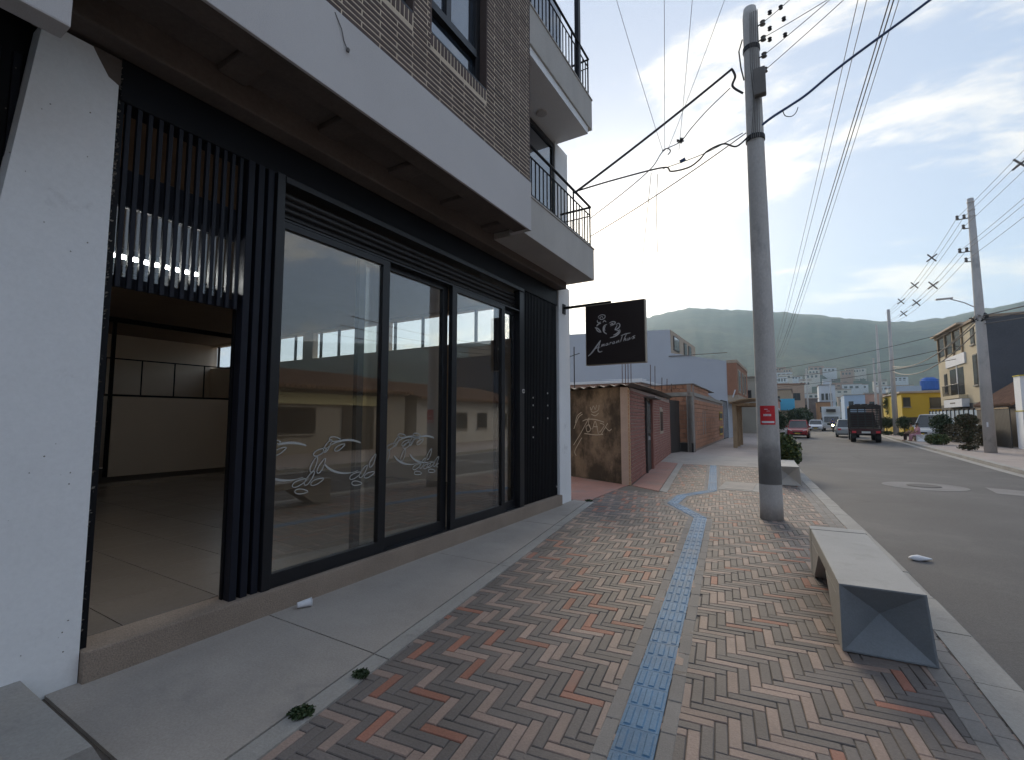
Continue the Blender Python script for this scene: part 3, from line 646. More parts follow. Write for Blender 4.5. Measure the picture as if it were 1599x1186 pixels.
# neighbouring building at the left edge
nb = thing('neighbour_building', 'neighbouring building with dark ribbed shutter left of the white pillar', 'building', (-3.8, -2, 0))
nf = nb
MB().bbox(-3.14, -3.0, -6, .735, 3.53, 4.14, .01).build('fascia', m_fasc, nb)
MB().box(-4.1, -3.98, -6, .78, .1, 4.1).build('shutter', m_black, nb)
for k in range(26): MB().bbox(-3.98, -3.93, .72 - k * .09, .76 - k * .09, .15, 3.8, .005).build('rib', m_navy, nb)
MB().box(-16, -4.11, -9, -2.21, 0, 8).build('building_body', m_bal, nb)

# hanging sign
sg = thing('hanging_sign', 'dark brown square cafe sign with silver cup and rose emblem', 'sign', (-3.76, 8.2, 2.56))
MB().bbox(-3.29, -2.17, 8.15, 8.25, 2.56, 3.69, .006).build('sign_box', m_signs, sg)
MB().box(-3.275, -2.185, 8.144, 8.1495, 2.572, 3.678).build('sign_face', m_sign, sg)
MB().box(-3.74, -2.80, 8.17, 8.21, 3.69, 3.735).build('bracket_arm', m_black, sg)
MB().box(-3.762, -3.74, 8.14, 8.26, 3.60, 3.79).build('wall_plate', m_black, sg)
MB().tube([(-3.62, 8.2, 4.14), (-3.10, 8.2, 3.74)], .006, 6).build('stay_wire', m_cableg, sg)
def sgp(u, v): return Vector((-3.275 + (u - 155) / 760 * 1.09, 8.1425, 2.572 + (1015 - v) / 830 * 1.106 + (u - 155) * 0.00016))
def sribbon(mb, pts, w):
    P = [sgp(*p) for p in pts]
    Q = []
    for i in range(len(P) - 1):                      # Catmull-Rom smoothing
        p0, p1, p2, p3 = P[max(i - 1, 0)], P[i], P[i + 1], P[min(i + 2, len(P) - 1)]
        for k in range(5):
            t = k / 5; Q.append(.5 * ((2 * p1) + (p2 - p0) * t + (2 * p0 - 5 * p1 + 4 * p2 - p3) * t * t + (3 * p1 - p0 - 3 * p2 + p3) * t ** 3))
    Q.append(P[-1]); vs = []; n = len(Q)
    for i, p in enumerate(Q):
        d = Q[min(i + 1, n - 1)] - Q[max(i - 1, 0)]; q = Vector((-d.z, 0, d.x)).normalized() * w * (.35 + .75 * math.sin(math.pi * (i + .5) / n))
        vs += [p + q, p - q]
    mb.add(vs, [(2 * i, 2 * i + 1, 2 * i + 3, 2 * i + 2) for i in range(n - 1)])
em = MB()
for pts, w in [([(330, 400), (325, 375), (345, 358), (385, 358), (415, 378), (412, 405), (385, 420), (355, 415), (345, 395), (362, 380), (385, 388), (378, 402)], .007),
               ([(312, 415), (312, 440), (330, 455), (360, 452)], .008), ([(300, 500), (325, 475), (360, 470)], .012), ([(385, 465), (405, 445), (430, 470)], .009),
               ([(275, 515), (310, 530), (340, 565), (360, 600)], .011), ([(290, 525), (310, 565), (350, 598)], .009), ([(440, 505), (405, 515), (390, 550), (398, 600), (435, 640)], .012), ([(420, 520), (405, 555), (412, 590)], .008),
               ([(465, 495), (510, 485), (548, 500), (535, 525), (480, 540)], .009), ([(480, 520), (510, 512), (520, 530)], .012), ([(555, 535), (590, 525), (608, 555), (590, 590), (545, 605), (560, 570), (575, 545)], .010),
               ([(560, 620), (590, 625), (580, 650), (545, 668), (520, 672)], .010), ([(600, 610), (608, 640), (580, 675), (530, 695), (475, 700)], .011)]: sribbon(em, pts, w)
em.build('emblem', m_silver, sg)
lt = MB()
for pts, w in [([(178, 895), (215, 870), (262, 820), (330, 735), (352, 708)], .013), ([(352, 708), (330, 770), (315, 835), (335, 868), (372, 862)], .010), ([(240, 850), (270, 815), (320, 800), (345, 805)], .006),
               ([(355, 800), (368, 768), (362, 798), (385, 768), (380, 796), (400, 768), (398, 795), (410, 790)], .006), ([(445, 765), (425, 772), (420, 792), (438, 790), (448, 768), (446, 792), (462, 785)], .006),
               ([(470, 795), (480, 765), (500, 768)], .006), ([(530, 760), (510, 770), (508, 788), (525, 786), (535, 762), (533, 788), (548, 780)], .006), ([(555, 790), (565, 760), (560, 788), (590, 758), (588, 785), (600, 780)], .006),
               ([(640, 700), (622, 750), (612, 785)], .007), ([(618, 702), (680, 690), (740, 690)], .008), ([(690, 695), (665, 745), (650, 785)], .007), ([(655, 775), (680, 750), (676, 780), (690, 775)], .006),
               ([(705, 750), (695, 775), (712, 778), (728, 748), (725, 775), (738, 770)], .006), ([(738, 770), (755, 752)], .005), ([(800, 738), (768, 748), (790, 766), (758, 778)], .008)]: sribbon(lt, pts, w)
lt.build('lettering', m_silver, sg)

# ---------------------------------------------------------------- street furniture near the camera
def bench(loc, rz, label, endmat, group=None):
    b = thing('concrete_bench', label, 'bench', loc, rz, group)
    L, W, H = 1.98, .235, .45
    # local: x across, y along; trapezoid legs with hollow underside
    mb = MB()
    outer = lambda y, w0, w1: [(-w0, y, 0), (w0, y, 0), (w1, y, H), (-w1, y, H)]
    mb.bbox(-W, W, .163, L - .163, H - .12, H, .012)
    mb.build('seat', m_bench, b, local=True)
    for y0, y1, sl in ((.165, .42, .28), (L - .165, L - .42, -.28)):
        MB().loft([[(-W, y0, 0), (W + .035, y0, 0), (W, y0, H - .121), (-W, y0, H - .121)], [(-W, y0 + sl * .45, 0), (W + .03, y0 + sl * .45, 0), (W, y0 + sl * 2.1, H - .121), (-W, y0 + sl * 2.1, H - .121)]][::1 if sl > 0 else -1]).build('leg', m_bench, b, local=True)
    # end face: raised rim and a hollow pyramid
    for y, s in ((0., 1), (L, -1)):
        A = [(-W - .002, y, .004), (W + .04, y, .004), (W + .002, y, H + .002), (-W - .002, y, H + .002)]
        c = Vector((.01, y + s * .16, .24)); I = [Vector(p).lerp(Vector((.01, y, .23)), .05) for p in A]; B = [Vector((p[0], p[1] + s * .164, p[2])) for p in A]
        fs = [(i, (i + 1) % 4, 4 + (i + 1) % 4, 4 + i) for i in range(4)] + [(4 + i, 4 + (i + 1) % 4, 8) for i in range(4)] 
        MB().add(A + I + [c], fs).build('end_face', endmat, b, local=True)
        MB().add(A + B, [(i, 4 + i, 4 + (i + 1) % 4, (i + 1) % 4) for i in range(4)]).build('end_block', m_bench, b, local=True)
    return b
bench((.455, 4.06, .004), R(3.8), 'concrete bench with a dark blue hollow pyramid end', m_bench_end)
bench((-.18, 13.05, .004), R(3.0), 'pale concrete bench behind the pole beside a shrub', m_bench)
bench((7.45, 42.4, 0), R(-5), 'white concrete bench with two people sitting on it', m_white)

def shrub(label, loc, fn, n, size, m, stem=None, name='shrub', m2=None, group=None):
    t = thing(name, label, name.split('_')[-1], loc, 0, group)
    MB().leaves(n, fn, size, random.Random(int(abs(loc[0] * 100 + loc[1] * 10)))).build('foliage', m, t, local=True)
    if m2: MB().leaves(n // 3, fn, size, random.Random(5)).build('foliage', m2, t, local=True)
    if stem: MB().tube([(0, 0, 0), (.02, 0, stem * .5), (-.01, .02, stem)], [.05, .04, .03], 7).build('stem', m_bark, t, local=True)
    return t
def ell(rx, ry, rz, zc, pw=.45):
    def f(r):
        while True:
            d = Vector((r.gauss(0, 1), r.gauss(0, 1), r.gauss(0, 1))).normalized() * (r.random() ** pw) * r.uniform(.85, 1.08)
            return (d.x * rx, d.y * ry, zc + d.z * rz)
    return f
def boxfn(rx, ry, z0, z1):
    def f(r):
        p = [r.uniform(-1, 1), r.uniform(-1, 1), r.uniform(0, 1)]; k = r.randrange(3)
        if r.random() < .7: p[k] = (r.choice((-1, 1)) if k < 2 else 1) * r.uniform(.85, 1.03)
        return (p[0] * rx, p[1] * ry, z0 + p[2] * (z1 - z0))
    return f
shrub('leafy green shrub growing beside the kerb behind the pole', (-.33, 16.4, 0), ell(.48, .55, .58, .58), 3000, .10, m_leaf, .5, m2=m_leafy)
shrub('low yellowish plant at the foot of the kerbside shrub', (-.28, 14.6, 0), ell(.26, .3, .20, .2), 500, .09, m_leafy)
shrub('topiary shrub clipped like a mushroom beside the lamp pole', (7.42, 32.0, 0), lambda r: (ell(.47, .47, .33, 1.5)(r) if r.random() < .6 else (ell(.26, .26, .6, .9)(r) if r.random() < .8 else ell(.42, .42, .16, .16)(r))), 4200, .09, m_leafb, 1.6, m2=m_leafd)
shrub('low round clipped shrub at the edge of the far pavement', (7.45, 38.1, 0), ell(.62, .62, .36, .32), 1800, .10, m_leaf, .3, m2=m_leafy)
for (x, y, l) in ((7.6, 57.4, 'dark clipped street tree behind the stake truck'), (8.4, 54.0, 'dark clipped street tree in front of the yellow house')):
    shrub(l, (x, y, 0), lambda r: (ell(.62, .62, .6, 1.2)(r) if r.random() < .75 else ell(.5, .5, .2, .2)(r)), 1700, .13, m_leafd, 1.2)
shrub('brown woody hedge in front of the blue panel fence', (9.3, 41.0, 0), boxfn(.3, 4.2, .05, 1.15), 3800, .13, m_leafb, name='hedge')
shrub('dark bush in front of the white parked van', (9.0, 44.6, 0), ell(.7, .7, .75, 1.25), 1300, .14, m_leafd, 1.0, name='bush')
shrub('dark bush on the pavement beside the red car', (-1.9, 47.5, 0), ell(.6, .7, .75, .8), 900, .16, m_leafd, .6, name='bush')
shrub('round dark bush by the kerb beyond the red car', (-1.6, 62, 0), ell(1.1, 1.2, 1.2, 1.3), 1200, .24, m_leafd, .8, name='bush')
shrub('dark leafy bush behind the white car', (.3, 92, 0), ell(1.6, 1.5, 1.5, 1.9), 1200, .32, m_leafd, 1.0, name='bush')
shrub('dark bush near the white box truck', (1.6, 104, 0), ell(1.5, 1.6, 1.8, 2.0), 1200, .34, m_leafd, 1.0, name='bush')
shrub('yellow-green tree behind the second street pole', (9.3, 66, 0), ell(.8, .8, 1.4, 3.2), 1000, .22, m_leafy, 2.4, name='tree')
for (x, y, n, s, l) in ((-2.37, 2.12, 60, .05, 'small dark weed tuft in the apron crack'), (-2.34, 1.69, 130, .06, 'larger dark weed clump in the apron crack by the pavers'), (-3.45, 8.6, 60, .07, 'tiny weed beside the white end pillar')):
    t = thing('weed', l, 'weed', (x, y, .01)); MB().leaves(n * 4, ell(s * 1.1, s * 1.1, s * .3, s * .2), .022, random.Random(n)).build('foliage', m_leafd, t, local=True)
# litter
cp = thing('paper_cup', 'crushed white paper cup lying at the shop plinth', 'cup', (-3.60, 2.60, .015))
bm = MB().tube([(-3.62, 2.54, .043), (-3.60, 2.585, .046), (-3.575, 2.635, .05)], [.022, .028, .034], 14); bm.build('cup_body', m_paper, cp, smooth=False)
MB().tube([(-3.5745, 2.636, .05), (-3.572, 2.641, .05)], .037, 14).build('cup_rim', m_paper, cp)
bg_ = MB(); r4 = random.Random(2)
bg_.loft([[(x, math.cos(k / 10 * 6.283) * w + r4.gauss(0, .006), max(0, .035 + math.sin(k / 10 * 6.283) * h) + r4.uniform(0, .008)) for k in range(10)] for x, w, h in ((-.14, .012, .01), (-.09, .06, .05), (-.02, .075, .06), (.06, .055, .035), (.12, .025, .02), (.15, .01, .008))])
t = setp(bg_.build('plastic_bag', m_paper, smooth=True), 'crumpled white plastic bag lying on the asphalt', 'bag'); t.scale = (.8, .8, .6); t.location = (1.24, 7.55, -.118); t.rotation_euler = (0, 0, R(12))

# ---------------------------------------------------------------- utility poles and cables
pole = thing('utility_pole', 'tall concrete utility pole carrying a red notice', 'pole', (-.36, 8.66, 0))
PX, PY = -.37, 8.66
MB().lathe([(.168, -.02), (.166, .3), (.155, 2.5), (.138, 5.5), (.118, 8.55), (.10, 8.7)], PX, PY, 28).build('shaft', m_pole, pole, smooth=False)
pole.children[0].data.polygons.foreach_set('use_smooth', [True] * len(pole.children[0].data.polygons))
m_polen = mat('near_pole_concrete', (.52, .50, .475), .85, .10, 1.6, .12, 50, .25, 40, dirt=(.28, .275, .27), dscale=2.2, dlo=.5, dhi=.75, stretch=(1, 1, .5))
t = m_polen.node_tree; bs_ = t.nodes['Principled BSDF']; src = bs_.inputs['Base Color'].links[0].from_socket
g_ = N(t, 'ShaderNodeNewGeometry'); sz_ = N(t, 'ShaderNodeSeparateXYZ'); LK(t, g_.outputs['Position'], sz_.inputs[0])
nz_ = N(t, 'ShaderNodeTexNoise', ins={'Scale': 3.0, 'Detail': 6.0}); LK(t, g_.outputs['Position'], nz_.inputs['Vector'])
zz_ = mathn(t, 'ADD', sz_.outputs[2], mathn(t, 'MULTIPLY', mathn(t, 'SUBTRACT', nz_.outputs['Fac'], .5), .7))
st_ = mathn(t, 'MULTIPLY', maprange(t, sz_.outputs[2], .545, .56), maprange(t, zz_, .7, 1.35, .8, 0.))
LK(t, mixc(t, st_, src, (.055, .052, .05)), bs_.inputs['Base Color'])
pole.children[0].data.materials[0] = m_polen
# red notice wrapped on the side facing the street corner
ca_ = math.atan2(-PY, -PX) + .0
def wrap(a0, a1, z0, z1, r, name, m, par):
    n = 10; vs = []
    for i in range(n + 1):
        a = ca_ + a0 + (a1 - a0) * i / n
        for rr_, z in ((r, z0), (r, z1), (r + .002, z1), (r + .002, z0)): vs.append((PX + rr_ * math.cos(a), PY + rr_ * math.sin(a), z))
    fs = [(4 * i + k, 4 * i + (k + 1) % 4, 4 * i + 4 + (k + 1) % 4, 4 * i + 4 + k) for i in range(n) for k in range(4)] + [(3, 2, 1, 0), (4 * n, 4 * n + 1, 4 * n + 2, 4 * n + 3)]
    return MB().add(vs, fs).build(name, m, par)
nt_ = wrap(-.66, .72, 1.50, 1.80, .162, 'notice', m_red, pole)
wrap(-.52, .60, 1.525, 1.555, .1642, 'notice_text_band', m_paper, nt_)
for k in range(6): wrap(-.34 + k * .115, -.34 + k * .115 + .085, 1.635, 1.668, .1642, 'notice_letter', m_paper, nt_)
wrap(-.25, .05, 1.74, 1.748, .1642, 'notice_line', m_paper, nt_); wrap(-.05, .22, 1.712, 1.718, .1642, 'notice_line', m_paper, nt_)
MB().bbox(PX + .02, PX + .20, PY - .25, PY - .12, 6.95, 7.42, .02).build('junction_box', m_cableg, pole)
for z in (8.3, 8.02, 7.72, 7.45): MB().lathe([(.02, z - .05), (.045, z - .04), (.03, z - .01), (.045, z + .02), (.02, z + .04)], PX + .19, PY - .08, 10).build('insulator', m_cableg, pole)
for z in (8.3, 8.02, 7.72, 7.45): MB().tube([(PX + .1, PY - .03, z), (PX + .19, PY - .08, z)], .012).build('insulator_pin', m_cable, pole)
for k in range(5): MB().tube([(PX + .01 + k * .028, PY - .155 - .004 * k, 8.5), (PX - .02 + k * .03, PY - .165, 7.6), (PX + .01 + k * .02, PY - .175, 6.9), (PX - .05 + k * .03, PY - .18, 6.25)], .006, 5).build('drop_wire', m_cableg, pole)
MB().lathe([(.148, 6.28), (.150, 6.30), (.149, 6.36)], PX, PY, 24).build('clamp_band', m_cable, pole)
MB().lathe([(.135, 7.9), (.136, 7.91), (.135, 7.98)], PX, PY, 24).build('clamp_band', m_cable, pole)
MB().tube([(PX - .13, PY - .05, 8.15), (PX - .19, PY - .06, 7.95), (PX - .17, PY - .06, 7.65), (PX - .13, PY - .06, 7.4)], .012).build('jumper', m_cable, pole)
def cable(label, pts, r, m=None, group=None, cat='cable'):
    return setp(MB().tube(pts, r, 6).build('overhead_cable', m or m_cable), label, cat, group)
DP = math.hypot(PX, PY) - .1
def sm(P, n=6):
    P = [Vector(p) for p in P]; Q = []
    for i in range(len(P) - 1):
        p0, p1, p2, p3 = P[max(i - 1, 0)], P[i], P[i + 1], P[min(i + 2, len(P) - 1)]
        for k in range(n):
            t = k / n; Q.append(.5 * ((2 * p1) + (p2 - p0) * t + (2 * p0 - 5 * p1 + 4 * p2 - p3) * t * t + (3 * p1 - p0 - 3 * p2 + p3) * t ** 3))
    return Q + [P[-1]]
cable('thick black cable from the lower balcony railing up to the pole clamp', sag((-3.12, 7.3, 5.5), at(1143, 108, DP), .03) + sm([at(1143, 108, DP), at(1148, 120, DP), at(1144, 135, DP), at(1160, 146, DP)])[1:], .020)
cable('wavy service cable drooping from balcony corner to pole', sm([at(903, 298, 8.05), at(960, 281, 8.25), at(1035, 262, 8.4), at(1048, 268, 8.4), at(1075, 262, 8.4), at(1092, 250, 8.4), at(1105, 236, 8.45), at(1130, 225, 8.5), at(1150, 229, 8.5), at(1170, 212, DP)]), .014)
cable('straight thin cable from balcony corner to the pole clamp', sm([at(1035, 264, 8.4), at(1100, 240, 8.45), at(1160, 208, DP)]), .007)
cable('thin lower cable from balcony end to the pole', sag((-3.14, 8.1, 5.0), at(1165, 208, DP), .05), .009, m_cableg)
cable('thin twisted cable with splice rising from balcony to pole', sm([(-3.14, 8.1, 5.35), at(980, 296, 8.3), at(1018, 262, 8.3), at(1036, 236, 8.3), at(1062, 222, 8.4), at(1080, 200, 8.45), at(1105, 172, 8.5), at(1140, 138, DP)]), .008)
cable('looped pigtail cable hanging at the splice', sm([at(1034, 236, 8.3), at(1042, 232, 8.3), at(1047, 236, 8.3), at(1043, 242, 8.3)], 4), .010)
for k, (x0, x1, D1, l) in enumerate(((1035, 965, 7.4, 'faint service wire rising steeply towards the shop roof'), (1038, 1037, 7.0, 'faint service wire rising straight up from the splice'), (1060, 1080, 7.2, 'faint service wire rising from the splice beside the pole'), (1042, 1128, 7.8, 'faint slanting service wire crossing the others above the splice'))):
    a, b = at(x0, 236, 8.3), at(x1, 0, D1); cable(l, sag(a, a + (b - a) * 1.8, .1), .004, m_cableg)
cable('frayed loose wire hanging left below the splice', sm([at(1017, 270, 8.3), at(1010, 340, 8.3), at(1004, 400, 8.3), at(1002, 430, 8.3)]), .006)
cable('frayed loose wire hanging right below the splice', sm([at(1027, 272, 8.3), at(1025, 330, 8.3), at(1027, 395, 8.3)]), .006)
spl = thing('cable_splice', 'blue plastic splice clipped on the service cable', 'cable clip', at(1066, 251, 8.4)); MB().bbox(-.05, .05, -.02, .02, -.025, .025, .005).build('clip', m_cableb, spl, local=True); spl.rotation_euler = (0, R(-18), 0)
spl = thing('cable_splice', 'dark splice knot on the twisted cable', 'cable clip', at(1063, 220, 8.4)); MB().leaves(24, ell(.06, .04, .05, 0), .06, random.Random(1)).build('knot', m_cable, spl, local=True)
B0 = at(1180, 204, DP)
cable('thick blue cable climbing from the pole over the street', sm([at(1172, 214, DP), B0, at(1205, 184, 8.7), at(1236, 164, 8.9), at(1262, 146, 9.0), at(1320, 98, 9.2), at(1450, 2, 9.6), at(1560, -85, 10)]), .021, m_cableb)
cable('small coiled loop hanging on the blue cable', sm([at(1222, 172, 8.8), at(1226, 181, 8.8), at(1236, 182, 8.85), at(1243, 176, 8.85), at(1246, 168, 8.9)], 5), .007)
for k, (x, yv) in enumerate(((1240, -10), (1292, -4), (1305, -12), (1335, -20))):
    z = (8.3, 8.02, 7.72, 7.45)[k]; a = Vector((PX + .23, PY - .1, z)); b = at(x, yv, 8.2); cable('thin conductor leaving the pole insulators over the street', sag(a, a + (b - a) * 2.2, .04), .006, m_cableg, 'conductors from the pole insulators')
for k, (x, yv) in enumerate(((1188, 20), (1205, 12), (1188, 45), (1210, 30), (1188, 62), (1212, 55))):
    spc = thing('spacer', 'small dark insulator spacer on the conductors by the pole top', 'insulator', at(x + 14, yv, 8.4), 0, 'spacers by the pole top'); MB().lathe([(.012, -.04), (.035, -.02), (.02, 0), (.035, .02), (.012, .04)], 0, 0, 8).build('disc', m_cable, spc, local=True)
# long conductors along the street, meeting far behind the pole
E0 = at(1206, 560, 63)
for k, (x, D, r) in enumerate(((1333, 12.4, .008), (1346, 12.2, .008), (1380, 11.8, .012), (1386, 11.6, .012), (1394, 11.6, .007))):
    b = at(x, 0, D); p1 = E0 + Vector((.25 * k, 0, .15 * (k % 2)))
    cable('long street conductor running towards the far pole', sag(p1, p1 + (b - p1) * 1.25, .55, 30), r, m_cable if 1 < k < 4 else m_cableg, 'conductors along the street')
def street_pole(loc, h, label, m=m_pole, r=.15):
    p = thing('utility_pole', label, 'pole', loc); MB().lathe([(r * 1.15, -.02), (r, h * .4), (r * .62, h)], 0, 0, 14).build('shaft', m, p, local=True, smooth=True)
    return p
sp = street_pole((7.78, 30.3, 0), 12.2, 'concrete street pole with lamp arm and insulator brackets beside topiary', r=.20)
for z, n in ((11.25, 2), (10.75, 1), (9.6, 2), (9.1, 1)):
    MB().tube([(0, 0, z), (-.55 if n == 2 else -.34, 0, z)], .025).build('bracket', m_cableg, sp, local=True)
    for i in range(n): MB().lathe([(.03, z), (.07, z + .05), (.05, z + .12), (.07, z + .18), (.03, z + .22)], -.52 + .25 * i if n == 2 else -.32, 0, 8).build('insulator', m_cableg, sp, local=True)
for z in (12.0, 11.6, 11.3, 9.9, 9.6): MB().lathe([(.145, z), (.147, z + .02), (.145, z + .05)], 0, 0, 14).build('band', m_silver, sp, local=True)
MB().tube([(0, 0, 6.75), (-.5, .1, 7.15), (-.95, .2, 7.4)], .025).build('lamp_arm', m_silver, sp, local=True)
MB().bbox(-1.5, -.85, .12, .28, 7.40, 7.48, .03).build('lamp_head', m_silver, sp, local=True)
MB().leaves(80, ell(.35, .3, .3, 6.3), .16, random.Random(8)).build('cable_bundle', m_cable, sp, local=True)
MB().box(-.12, .02, -.212, -.195, 1.2, 1.42).build('notice', m_paper, sp, local=True)
street_pole((8.25, 57, 0), 12.0, 'concrete street pole beside the yellow house', r=.20)
street_pole((8.4, 66, 0), 12.0, 'slim street pole standing behind the stake truck', r=.15)
street_pole((9.4, 78, 0), 9.5, 'short distant street pole wrapped in cables', r=.14)
street_pole((2.5, 112, 0), 11.5, 'distant street pole beyond the white truck', r=.16)
street_pole((6.9, 120, 0), 9.5, 'distant street pole above the stake truck roof', r=.16)
street_pole((-1.9, 63, 0), 10.0, 'street pole hidden behind the near utility pole', r=.15)
# wires of the far line with cross-shaped spacers
PA_, PB_ = Vector((7.26, 30.4, 11.35)), Vector((7.95, 57, 11.6))
for dx, dz in ((0, 0), (.25, 0), (.2, -.5), (.02, -1.65), (.27, -1.65), (.22, -2.15)):
    a = PA_ + Vector((dx, 0, dz)); cable('thin conductor between the two far street poles', sag(a, PB_ + Vector((dx, 0, dz * .5)), .5), .009, m_cableg, 'conductors between far street poles')
    cable('thin conductor from far street pole towards the near side', sag(a, a + Vector((1.2, -30, .8)), .4), .009, m_cableg, 'conductors ahead of the far street pole')
for k, (x, yv) in enumerate(((1455, 403), (1457, 446), (1428, 446), (1431, 473), (1407, 471), (1411, 490), (1594, 256))):
    st = thing('cross_spacer', 'small cross-shaped spacer hung on the far conductors', 'spacer', at(x, yv, (36, 36, 42, 42, 48, 48, 26)[k]), R(-12), 'cross spacers on far conductors')
    for a in (45, 135): MB().box(-.30, .30, -.015, .015, -.035, .035).build('arm', m_cableg, st, local=True).rotation_euler = (0, R(a + 8), 0)
for k, (z, dz, l) in enumerate(((6.4, .9, 'upper grey cable sagging between far poles'), (6.2, .7, 'middle grey cable sagging between far poles'), (5.9, 1.1, 'lower grey cable sagging between far poles'))):
    cable(l, sag((7.8, 30.3, z), (8.25, 57, z + .1), dz), .03, m_cableg)
for k in range(3): cable('grey cable from far street pole towards the right-hand houses', sag((7.8, 30.3, 6.4 - .2 * k), (14 + k, 18, 7.4 - .4 * k), .3), .025, m_cableg, 'cables to the right-hand houses')
for z0, z1, l in ((7.2, 8.6, 'high cable crossing the street in front of the hill'), (6.0, 7.4, 'middle cable crossing the street in front of the hill'), (5.2, 6.4, 'low cable crossing the street in front of the hill')): cable(l, sag((-1.9, 63, z0), (13, 46, z1), .3), .022)

# ---------------------------------------------------------------- houses on the near side
m_grime = mat('grimy_adobe_render', (.17, .13, .10), .95, .35, 1.3, .2, 25, .5, 12, dirt=(.045, .035, .028), dscale=1.5, dlo=.38, dhi=.60, stretch=(1, 1, .7))
m_cream = mat('cream_render_edge', (.42, .34, .26), .9, .12, 3, .1, 40, .3)
m_rbrick = mat('red_wall_brick', (.29, .13, .10), .85, .15, 2, .14, 60, .2, rand=.10)
m_rmort = mat('pale_wall_mortar', (.42, .33, .29), .9, .1, 4)
m_oblock = mat('orange_clay_block', (.38, .19, .115), .85, .15, 1.2, .12, 50, .2, rand=.12)
m_omort = mat('grey_block_mortar', (.30, .235, .20), .9, .1, 4)
m_cbeam = mat('cast_concrete_beam', (.30, .28, .25), .9, .15, 2, .1, 40, .2)
m_blue = mat('pale_blue_paint', (.47, .49, .53), .85, .05, .4, .03, 20)
m_dkmet = mat('dark_metal_door', (.05, .045, .042), .5, .15, 3)
m_roof = mat('corrugated_fibre_cement', (.20, .18, .165), .9, .2, 2, .1, 30)
m_timber = mat('weathered_timber', (.34, .245, .15), .85, .2, 3, .12, 40, .2, stretch=(4, 4, .6))
m_rust = mat('rusty_rebar', (.11, .055, .035), .9)
m_winw = mat('dark_window', (.03, .035, .04), .15, spec=.8)
m_chalk = mat('chalk_paint', (.36, .33, .29), .9)
A, Bp = Vector((-3.41, 11.19)), Vector((-4.87, 22.15)); Cd = Vector((-.893, .451)); Cp = A + Cd * 6.5
h1 = thing('old_house', 'low old house with grimy graffiti side wall and red brick front', 'house', (A.x, A.y, 0))
MB().prism([(A.x, A.y), (Cp.x, Cp.y), (Cp.x, Cp.y + .3), (A.x - .06, A.y + .3)], 0, 2.38).build('side_wall', m_grime, h1)
MB().add([(A.x - .10, A.y + .03, 0), (A.x + .012, A.y - .012, 0), (A.x + .012, A.y - .012, 2.33), (A.x - .16, A.y + .062, 2.33), (A.x - .05, A.y + .0, 1.1)], [(0, 1, 2, 3)]).build('render_edge', m_cream, h1)
fd = (Bp - A).normalized(); fnrm = Vector((fd.y, -fd.x))
FL = (Bp - A).length
fwl = MB().wall(A + fd * .02 - fnrm * .02, Bp - fnrm * .02, 0, 2.36, .2, 0, 2.46).build('front_wall', m_rmort, h1)
d0, d1 = 2.7, 4.25; w0, w1 = 6.75, 7.9
brickwork(fwl, (A.x, A.y, .01), (fd.x, fd.y, 0), (fnrm.x, fnrm.y, 0), FL, 2.36, .235, .072, .020, .03, [m_rbrick], [(d0, d1, 0, 2.15), (w0, w1, 1.02, 1.95)], 220)
def fp(u, o=0.): q = A + fd * u + fnrm * o; return (q.x, q.y)
dd = MB().wall(fp(d0, .0), fp(d1, .0), .0, 2.15, .01).build('door', m_dkmet, h1)
MB().wall(fp(d1 - .28, .075), fp(d1, .075), 0, 2.25, .10).build('door_frame', m_rbrick, dd)
MB().wall(fp(d0, .06), fp(d0 + .1, .06), 0, 2.2, .07).build('door_frame', m_dkmet, dd)
MB().wall(fp(d0 + .15, .035), fp(d1 - .4, .035), 1.15, 2.05, .03).build('door_pane', m_winw, dd)
MB().wall(fp(d0 + .5, .07), fp(d0 + .56, .07), .95, 1.05, .05).build('handle', m_silver, dd)
MB().wall(fp(d0 - .1, .3), fp(d1 + .2, .3), 2.2, 2.24, .4).build('door_canopy', m_roof, dd)
wn = MB().wall(fp(w0, .005), fp(w1, .005), 1.02, 1.95, .03).build('window', m_cream, h1)
MB().wall(fp(w0 + .12, .012), fp(w1 - .12, .012), 1.12, 1.85, .01).build('pane', m_winw, wn)
# corrugated roof: waves run across the side wall
rf = MB(); nu = 90; rows = []
for j, (s, zb) in enumerate(((-.28, 2.40), (FL * .5, 2.52), (FL, 2.52))):
    for top in (0, 1):
        rows.append([])
        for i in range(nu):
            q = A + Cd * (-.25 + 6.7 * i / (nu - 1)) + fd * s; rows[-1].append((q.x, q.y, zb + .028 * math.sin(i * 1.25) + .012 * top + .02 * (i / nu)))
for a, b in ((1, 3), (3, 5), (2, 0), (4, 2)): rf.add(rows[a] + rows[b], [(i, i + 1, nu + i + 1, nu + i) for i in range(nu - 1)])
rf.add(rows[0] + rows[1], [(i, i + 1, nu + i + 1, nu + i) for i in range(nu - 1)])
rf.build('roof', m_roof, h1)
